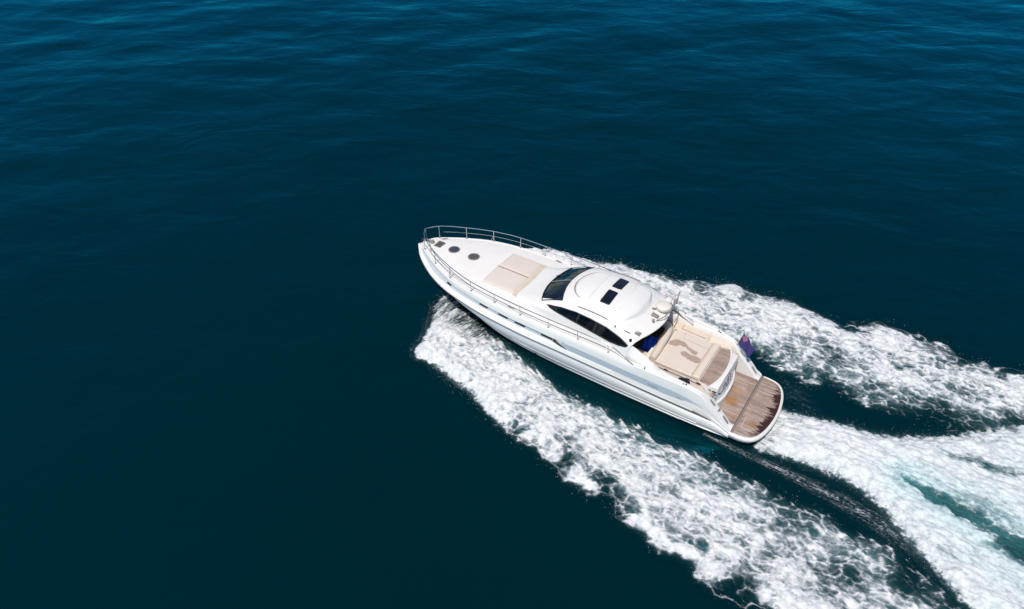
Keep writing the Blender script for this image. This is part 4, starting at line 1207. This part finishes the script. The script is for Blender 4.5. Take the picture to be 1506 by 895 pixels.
# aft sun pad over the garage (cushion with a pillow bolster in front and a flat backrest roll behind)
def pad(name, x0, x1, y0, y1, zt, th, mat, parent, n=18, crown=.012, r=.05, wx=0):
    P = []
    for a in np.linspace(0, 1, n):
        rr = []
        for b in np.linspace(0, 1, n):
            x = x0 + (x1 - x0) * a; y = y0 + (y1 - y0) * b
            ex = min(1, min(a * (x1 - x0), (1 - a) * (x1 - x0)) / r); ey = min(1, min(b * (y1 - y0), (1 - b) * (y1 - y0)) / r)
            e = 1 - ((1 - ex) ** 2.2 + (1 - ey) ** 2.2); e = max(0, e)
            rr.append((x, y, zt - th + th * (e ** .5) + crown * math.sin(math.pi * a) * math.sin(math.pi * b)))
        P.append(rr)
    # denser rim so the edge is round
    mb = MB(); mb.grid(P)
    mb.box(((x0 + x1) / 2, (y0 + y1) / 2, zt - th / 2 - .03), (x1 - x0 - .004, y1 - y0 - .004, th * .9))
    return mb.build(name, mat, parent, angle=60)
mb = MB(); mb.box((2.42, 0, 1.45), (3.05 - .0, 2.2, .5), 0, .02); mb.build("garage_block", WHITE, Y_)
ap = pad("aft_sun_pad", 1.955, 3.50, -1.115, 1.115, 1.815, .14, CUSHION, Y_, 40)
# lighter leatherette than the fore deck pad
ap.data.materials[0] = simple("light_cream_vinyl", (.70, .61, .53), .55, var=.06, scale=2.5, bump=.25, bscale=7)
mb = MB()
mb.tube([(3.12, -1.10, 1.822), (3.06, -.70, 1.826), (2.2, -.62, 1.826), (1.97, -.60, 1.82)], .007, 5)
mb.tube([(1.955, y, 1.80) for y in np.linspace(-1.1, 1.1, 8)], .012, 6)
mb.tube([(x, 1.118, 1.75) for x in np.linspace(1.7, 3.5, 8)], .014, 6); mb.build("piping", CREAM_DARK, ap)
# irregular brownish patches laid on the cushion
def patch(outline, z, mat, parent):
    o = np.array(refine(round_poly(outline, 2), 4)); nz_ = fbm(o[:, 0] * 6 + 3, o[:, 1] * 6, 4, 77, .65); nz2 = fbm(o[:, 0] * 7, o[:, 1] * 7 + 9, 4, 78, .65)
    o = [(a + .07 * p, b + .07 * q) for (a, b), p, q in zip(o, nz_, nz2)]; mb = MB(); mb.prism(o, z, z - .02); return mb.build("brown_patch", mat, parent)
patch([(3.42, -.02), (3.44, -.30), (3.22, -.52), (2.95, -.50), (2.72, -.32), (2.38, -.24), (2.22, -.20), (2.25, -.02), (2.45, -.02), (2.62, -.14), (2.78, -.22), (3.05, -.20), (3.2, -.06)], 1.832, BROWN_MARK, ap)
patch([(2.86, .16), (2.72, -.02), (2.55, .05), (2.30, .06), (2.02, .02), (1.99, .34), (2.10, .42), (2.42, .36), (2.68, .28)], 1.832, BROWN_MARK, ap)
pad("rear_bolster", 1.665, 1.945, -1.13, 1.12, 1.86, .16, CREAM, Y_, 30, crown=.01, r=.08)
# front bolster: a fat roll across the cockpit that turns forward at its starboard end
mb = MB()
pts = [(3.60, 1.12, 1.84), (3.62, .6, 1.85), (3.66, 0, 1.86), (3.70, -.5, 1.87), (3.76, -.85, 1.87), (3.92, -1.02, 1.86), (4.2, -1.06, 1.84)]
mb.tube([Vector(p) for p in pts], [.13, .15, .155, .16, .165, .16, .15], 16); fb = mb.build("front_bolster", CREAM, Y_, angle=70)
mb = MB(); mb.box((3.66, 0, 1.60), (.26, 2.2, .40), R(2), .03); mb.build("bolster_base", CREAM, fb)
# starboard seat with a seam, and the pale mouldings around it
pad("side_seat", 2.2, 3.62, -1.54, -1.13, 1.80, .16, CREAM, Y_, 24, r=.06)
mb = MB(); mb.tube([(3.34, -1.50, 1.83), (3.36, -1.18, 1.835), (2.3, -1.15, 1.83)], .010, 5); mb.build("piping", CREAM_DARK, ap)
# port seat under the hard top edge
pad("helm_bench", 3.85, 4.45, .62, 1.20, 1.62, .20, CREAM, Y_, 16)
mb = MB(); mb.tube([(4.42, 1.0, 1.3), (4.42, 1.0, 2.5)], .03, 8); mb.build("awning_post", BLACK, Y_)
# black track and clips along the port edge of the pad, oval fender hole
mb = MB(); mb.tube([(3.50, 1.20, 1.66), (3.0, 1.22, 1.66), (2.0, 1.22, 1.66), (1.1, 1.24, 1.62)], .016, 6)
mb.build("bench_track", RUB, Y_)
for x in (2.95, 2.05, 1.62, .98):
    mb = MB(); mb.box((x, 1.235, 1.69 if x > 1.3 else 1.60), (.17, .045, .05), 0, .012); mb.build("track_clip", BLACK, Y_)
mb = MB(); out = [(2.12 + .23 * math.cos(a), 1.42 + .10 * math.sin(a)) for a in np.linspace(0, 2 * math.pi, 28, endpoint=False)]
mb.prism(out, 1.745, 1.60); mb.build("fender_hole", BLACK, Y_)

# teak panel, curved transom with the yacht's name
def tx(y, z):
    """aft face of the transom: curved in plan, raked"""
    yy = np.clip(abs(y) / 1.38, 0, 1)
    x_top = .99 + .34 * yy ** 2.4; x_bot = .70 + .30 * yy ** 2.4
    t = np.clip((1.70 - z) / (1.70 - .56), 0, 1)
    return x_top + (x_bot - x_top) * t ** .8
ysT = np.linspace(-1.38, 1.38, 49)
mb = MB(); g = []
for z, o in ((1.70, .06), (1.722, .03), (1.722, .0), (1.70, -.02), (1.45, 0), (1.2, 0), (1.0, 0), (.86, 0), (.84, -.05), (.76, -.055), (.73, -.02), (.55, 0)):
    g.append([(tx(y, min(z, 1.7)) + o, y, z) for y in ysT])
mb.grid(g); tr = mb.build("transom", WHITE, Y_, angle=50)
out = [(1.64, -1.10), (1.64, 1.10)] + [(tx(y, 1.7) + .06, y) for y in np.linspace(1.16, -1.16, 24)]
mb = MB(); mb.prism(out, 1.735, 1.60); mb.build("teak_panel", TEAK, Y_, smooth=False)
# white shoulders of the garage beside the teak
for s in (1, -1):
    mb = MB(); mb.prism([(1.66, s * 1.10), (1.66, s * 1.16), (1.30, s * 1.38), (1.30, s * 1.14)], 1.70, 1.5); mb.build("transom_shoulder", CREAM, tr)
# name: each letter follows the curved face
def name_on_transom(body, y0, y1, zc_, h):
    cu = bpy.data.curves.new("n", 'FONT'); cu.body = body; cu.size = 1.0; cu.shear = .45; cu.extrude = 0.0
    tmp = bpy.data.objects.new("n", cu); scene.collection.objects.link(tmp)
    dg = bpy.context.evaluated_depsgraph_get(); me = bpy.data.meshes.new_from_object(tmp.evaluated_get(dg)); bpy.data.objects.remove(tmp)
    bm = bmesh.new(); bm.from_mesh(me)
    bmesh.ops.subdivide_edges(bm, edges=[e for e in bm.edges if e.calc_length() > .2], cuts=2)
    r = bmesh.ops.extrude_face_region(bm, geom=list(bm.faces))
    for v in [e for e in r['geom'] if isinstance(e, bmesh.types.BMVert)]: v.co.z += 1
    xs_ = [v.co.x for v in bm.verts]; a, b = min(xs_), max(xs_)
    for v in bm.verts:
        t = (v.co.x - a) / (b - a); y = y0 + (y1 - y0) * t; z = zc_ + (v.co.y - .35) * h
        v.co = Vector((float(tx(y, z)) - .004 - .006 * v.co.z + .004, y, z))
    bmesh.ops.recalc_face_normals(bm, faces=bm.faces)
    bm.to_mesh(me); bm.free(); me.name = "name_lettering"; me.materials.clear(); me.materials.append(LETTER)
    return link(bpy.data.objects.new("name_lettering", me), tr)
name_on_transom("Cindi's", .78, -.42, 1.27, .60)

# swim platform
ph = [(0, 1.82), (-.35, 1.83), (-.62, 1.79), (-.85, 1.68), (-1.02, 1.45), (-1.15, 1.08), (-1.23, .65), (-1.27, .22)]
outl = ph + [(x, -y) for x, y in ph[::-1]]
outl = [outl[0]] + [q for q in round_poly(outl, 2) if q[0] < -.02] + [outl[-1]]
mb = MB()
sc_ = lambda k: [(x * (1 - k * .05) if x < -.1 else x, y * (1 - k * .028)) for x, y in outl]
rings = [(0, .36), (-.3, .40), (-.3, .47), (0.2, .515), (.9, .53), (1.1, .52)]
n = len(outl); v = []; f = []
for k, z in [(1.5, .22)] + rings: v += [(x, y, z) for x, y in sc_(k)]
R_ = len(rings) + 1
for i in range(R_ - 1):
    for j in range(n): f.append((i * n + j, i * n + (j + 1) % n, (i + 1) * n + (j + 1) % n, (i + 1) * n + j))
f.append(tuple((R_ - 1) * n + j for j in range(n))); f.append(tuple(range(n)))
mb.add(v, f)
plat = mb.build("swim_platform", WHITE, Y_, angle=50)
inl = [(x * .935 if x < -.1 else -.145, y * .935 * (1.0 if x < -.1 else 1)) for x, y in outl]
mb = MB(); mb.prism([(-.145, inl[0][1])] + [q for q in inl if q[0] < -.15] + [(-.145, inl[-1][1])], .545, .50); mb.build("teak_planking", TEAK_ST, plat, smooth=False)
mb = MB(); mb.prism([(-.05, 1.38), (.94, 1.38), (.94, 1.0), (.72, .5), (.70, -.5), (.94, -1.0), (.94, -1.38), (-.05, -1.38)], .57, .45); mb.build("teak_planking", TEAK_ST, plat, smooth=False)
# cross plank, hinge and edge boards
mb = MB(); mb.box((-.098, 0, .54), (.082, 3.50, .05), 0, .006); mb.build("hinge_board", TEAK_TRIM, plat)
for x in (-.045, -.15):
    mb = MB(); mb.box((x, 0, .555), (.012, 3.45, .034), 0, .003); mb.build("hinge_strip", RUB if x > -.1 else CREAM_DARK, plat)
for s in (1, -1):
    mb = MB(); mb.box((.44, s * 1.33, .575), (.92, .11, .03), 0, .005); mb.build("edge_board", TEAK_TRIM, plat)
# pale hatch trims let into the teak
PALE = simple("pale_teak_trim", (.50, .42, .35), .6, var=.15, scale=8)
for c, d in (((.30, .86, .574), (.62, .035, .014)), ((-.30, 1.05, .549), (.035, .62, .014)), ((-.52, -.85, .549), (.60, .03, .014)), ((-.26, -.72, .549), (.03, .40, .014)), ((-.55, 1.36, .549), (.5, .03, .014))):
    mb = MB(); mb.box(c, d, 0, .003); mb.build("hatch_trim", PALE, plat)

# ---------------- radar arch equipment on the hard top
def top(x, y, dz=0): return surf_y(x, y, dz)
p = top(4.02, -.47); mb = MB(); mb.lathe([(.10, -.02), (.10, .10), (.285, .12), (.305, .17), (.30, .24), (.25, .285), (.12, .30), (0, .302)], p, 32); mb.build("radar_dome", simple("radome_plastic", (.74, .69, .62), .45, var=.05), Y_)
p = top(4.05, -1.02); mb = MB(); mb.lathe([(.05, -.02), (.05, .10), (.14, .12), (.155, .18), (.12, .24), (.05, .26), (0, .262)], p, 24); mb.build("satellite_dome", WHITE, Y_)
# light bar / horn trumpets / aerials
mb = MB(); a = top(4.30, -1.22, .22); b = top(3.78, -1.24, .22); mb.tube([a, b], .05, 10); mb.tube([a.lerp(b, .2) - Vector((0, 0, .25)), a.lerp(b, .2)], .025, 8); mb.tube([a.lerp(b, .8) - Vector((0, 0, .25)), a.lerp(b, .8)], .025, 8)
mb.build("search_light", simple("painted_grey_metal", (.42, .40, .38), .4, var=.2), Y_)
mb = MB()
pl = [(3.96, .30, .03), (3.86, .22, .13), (3.74, .10, .22), (3.68, -.12, .28), (3.66, -.45, .32), (3.68, -.85, .38), (3.74, -1.2, .46), (3.78, -1.42, .58)]
mb.tube([top(max(x, 3.70), y, dz) - Vector((max(x, 3.70) - x, 0, 0)) for x, y, dz in pl], .022, 8)
for x, y, dz in (pl[3], pl[4], pl[5], pl[6]): 
    q = top(max(x, 3.72), y, dz); mb.tube([q, Vector((x + .14, y, q.z - dz))], .014, 6)
mb.build("antenna_rail", GREYFIT, Y_)
for x, y in ((4.28, -.78), (4.30, -.20)):
    mb = MB(); p = top(x, y); mb.tube([p + Vector((.0, .0, -.01)), p + Vector((0, 0, .07))], .02, 8); mb.box(p + Vector((0, 0, .08)), (.16, .05, .04), R(20), .01); mb.build("mast_light", GREYFIT, Y_)
mb = MB(); p = top(4.10, .10, .03)
for k in (-.05, .05): mb.tube([p + Vector((-.10, k, .05)), p + Vector((.0, k, .05)), p + Vector((.14, k, .06))], [.02, .03, .055], 10)
mb.box(p + Vector((-.06, 0, .02)), (.14, .16, .05), 0, .01); mb.build("horn", GREYFIT, Y_)
mb = MB(); p = top(4.02, .46); mb.tube([p, p + Vector((0, 0, .12))], .02, 8); mb.lathe([(.05, .10), (.055, .16), (.04, .19), (0, .2)], p, 12); mb.build("navigation_light", GREYFIT, Y_)
mb = MB(); p = top(3.80, -1.34); mb.lathe([(.03, -.02), (.035, .20), (.03, .25), (0, .26)], p, 12); mb.build("camera_pod", GREYFIT, Y_)
# lip under the rear edge of the arch, visible as a pale beam behind the dome
# ---------------- saloon seen through the glass
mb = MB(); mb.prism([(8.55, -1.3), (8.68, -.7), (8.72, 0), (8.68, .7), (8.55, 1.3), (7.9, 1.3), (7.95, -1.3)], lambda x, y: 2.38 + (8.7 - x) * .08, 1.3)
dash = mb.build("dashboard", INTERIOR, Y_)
mb = MB(); mb.box((7.98, .95, 2.50), (.55, .85, .06), R(-12), .02); mb.build("dash_panel", DASH, dash)
mb = MB(); mb.box((8.05, -.80, 2.50), (.50, .75, .06), R(12), .02); mb.build("dash_panel", DASH, dash)
mb = MB(); mb.tube([(7.62 + .05 * math.cos(a), .55 + .2 * math.cos(a + 1.57), 2.42 + .2 * math.sin(a + 1.57)) for a in np.linspace(0, 6.28, 20, endpoint=False)], .016, 6, closed=True); mb.build("steering_wheel", BLACK, dash)
for x, y in ((6.25, 1.15), (6.35, -1.0)):
    mb = MB(); mb.box((x, y, 1.9), (.62, .80, .55), 0, .08); mb.box((x - .34, y, 2.22), (.18, .80, .62), 0, .07); mb.build("saloon_seat", CREAM, Y_)
mb = MB(); mb.box((7.1, 1.25, 2.1), (.55, .35, .7), 0, .05); mb.build("side_console", DASH, Y_)
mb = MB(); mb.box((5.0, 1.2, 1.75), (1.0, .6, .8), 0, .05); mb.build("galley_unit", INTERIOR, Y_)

# small raised script marks along the silver stripe
def hull_pt(x, z, s=1, off=.012):
    yb, yc = float(yB(x)), float(yC(x)); zb, zc2 = float(zB(x)), float(zC(x)); t = (zb - z) / (zb - zc2)
    return Vector((x, s * (yb + (yc - yb) * t + off), z))
for s in (1, -1):
    mb = MB()
    for k in range(5):
        x = 3.28 - k * .085; zz = float(zB(x)) * .45 + float(zC(x)) * .55
        mb.tube([hull_pt(x, zz - .05, s), hull_pt(x - .02 * s, zz + .05, s), hull_pt(x - .06, zz - .02 + .03 * (k % 2), s)], .010, 5)
    mb.build("stripe_lettering", GREY_LETTER, hull)
    mb = MB()
    for k in range(2):
        x = 2.14 - k * .10; zz = float(zB(x)) * .35 + float(zC(x)) * .65
        mb.tube([hull_pt(x, zz + .05, s), hull_pt(x - .08, zz - .03, s), hull_pt(x - .16, zz - .01, s)], .011, 5)
    mb.build("stripe_emblem", GREY_LETTER, hull)

# ---------------- things lying on or flying from the yacht
def W(p): return BM @ Vector(p)
# ensign on a raked staff at the starboard quarter
fl = empty("ensign_flag", "blue ensign with red and white corner flying from the starboard quarter", "flag", W((1.22, -1.62, 1.58)), BROT)
mb = MB(); mb.tube([(0, 0, -.04), (-.20, -.04, .78)], [.018, .012], 8); mb.build("flagpole", STEEL, fl)
n, m = 26, 18; P = []; UV = []
for i in range(n):
    r_ = []
    for j in range(m):
        u = i / (n - 1); v = j / (m - 1)
        base = Vector((-.20, -.04, .76)) * v + Vector((-.08, -.02, .22)) * (1 - v)
        q = base + Vector((-.60 * u, .26 * u + .08 * math.sin(u * 9 + v * 2) * (.3 + u), -.22 * u + .06 * math.sin(u * 7 + 1 + v * 3) * u - .10 * u * u))
        r_.append(q[:]); UV.append((u, v))
    P.append(r_)
mb = MB(); mb.grid(P); cl = mb.build("flag_cloth", FLAG, fl)
uvl = cl.data.uv_layers.new(name="UVMap")
for lp in cl.data.loops: uvl.data[lp.index].uv = UV[lp.vertex_index]
cl.modifiers.new("thickness", 'SOLIDIFY').thickness = .006

# crumpled blue cloth in the cockpit
bc = empty("blue_cloth", "bright blue crumpled cloth lying in the cockpit beneath the hard top edge", "cloth", W((4.10, .05, 1.50)), BROT)
n = 26; P = []
for i in range(n):
    r_ = []
    for j in range(n):
        u = i / (n - 1) - .5; v = j / (n - 1) - .5
        e = max(0, 1 - (abs(u) * 2) ** 4) * max(0, 1 - (abs(v) * 2) ** 4)
        z = .26 * e + .05 * math.sin(u * 17 + v * 5) * e + .04 * math.sin(v * 19 - u * 6) * e
        r_.append((u * .62 + .02 * math.sin(v * 11), v * .85 + .02 * math.sin(u * 13), z))
    P.append(r_)
mb = MB(); mb.grid(P); mb.build("cloth_folds", BLUE_CLOTH, bc)
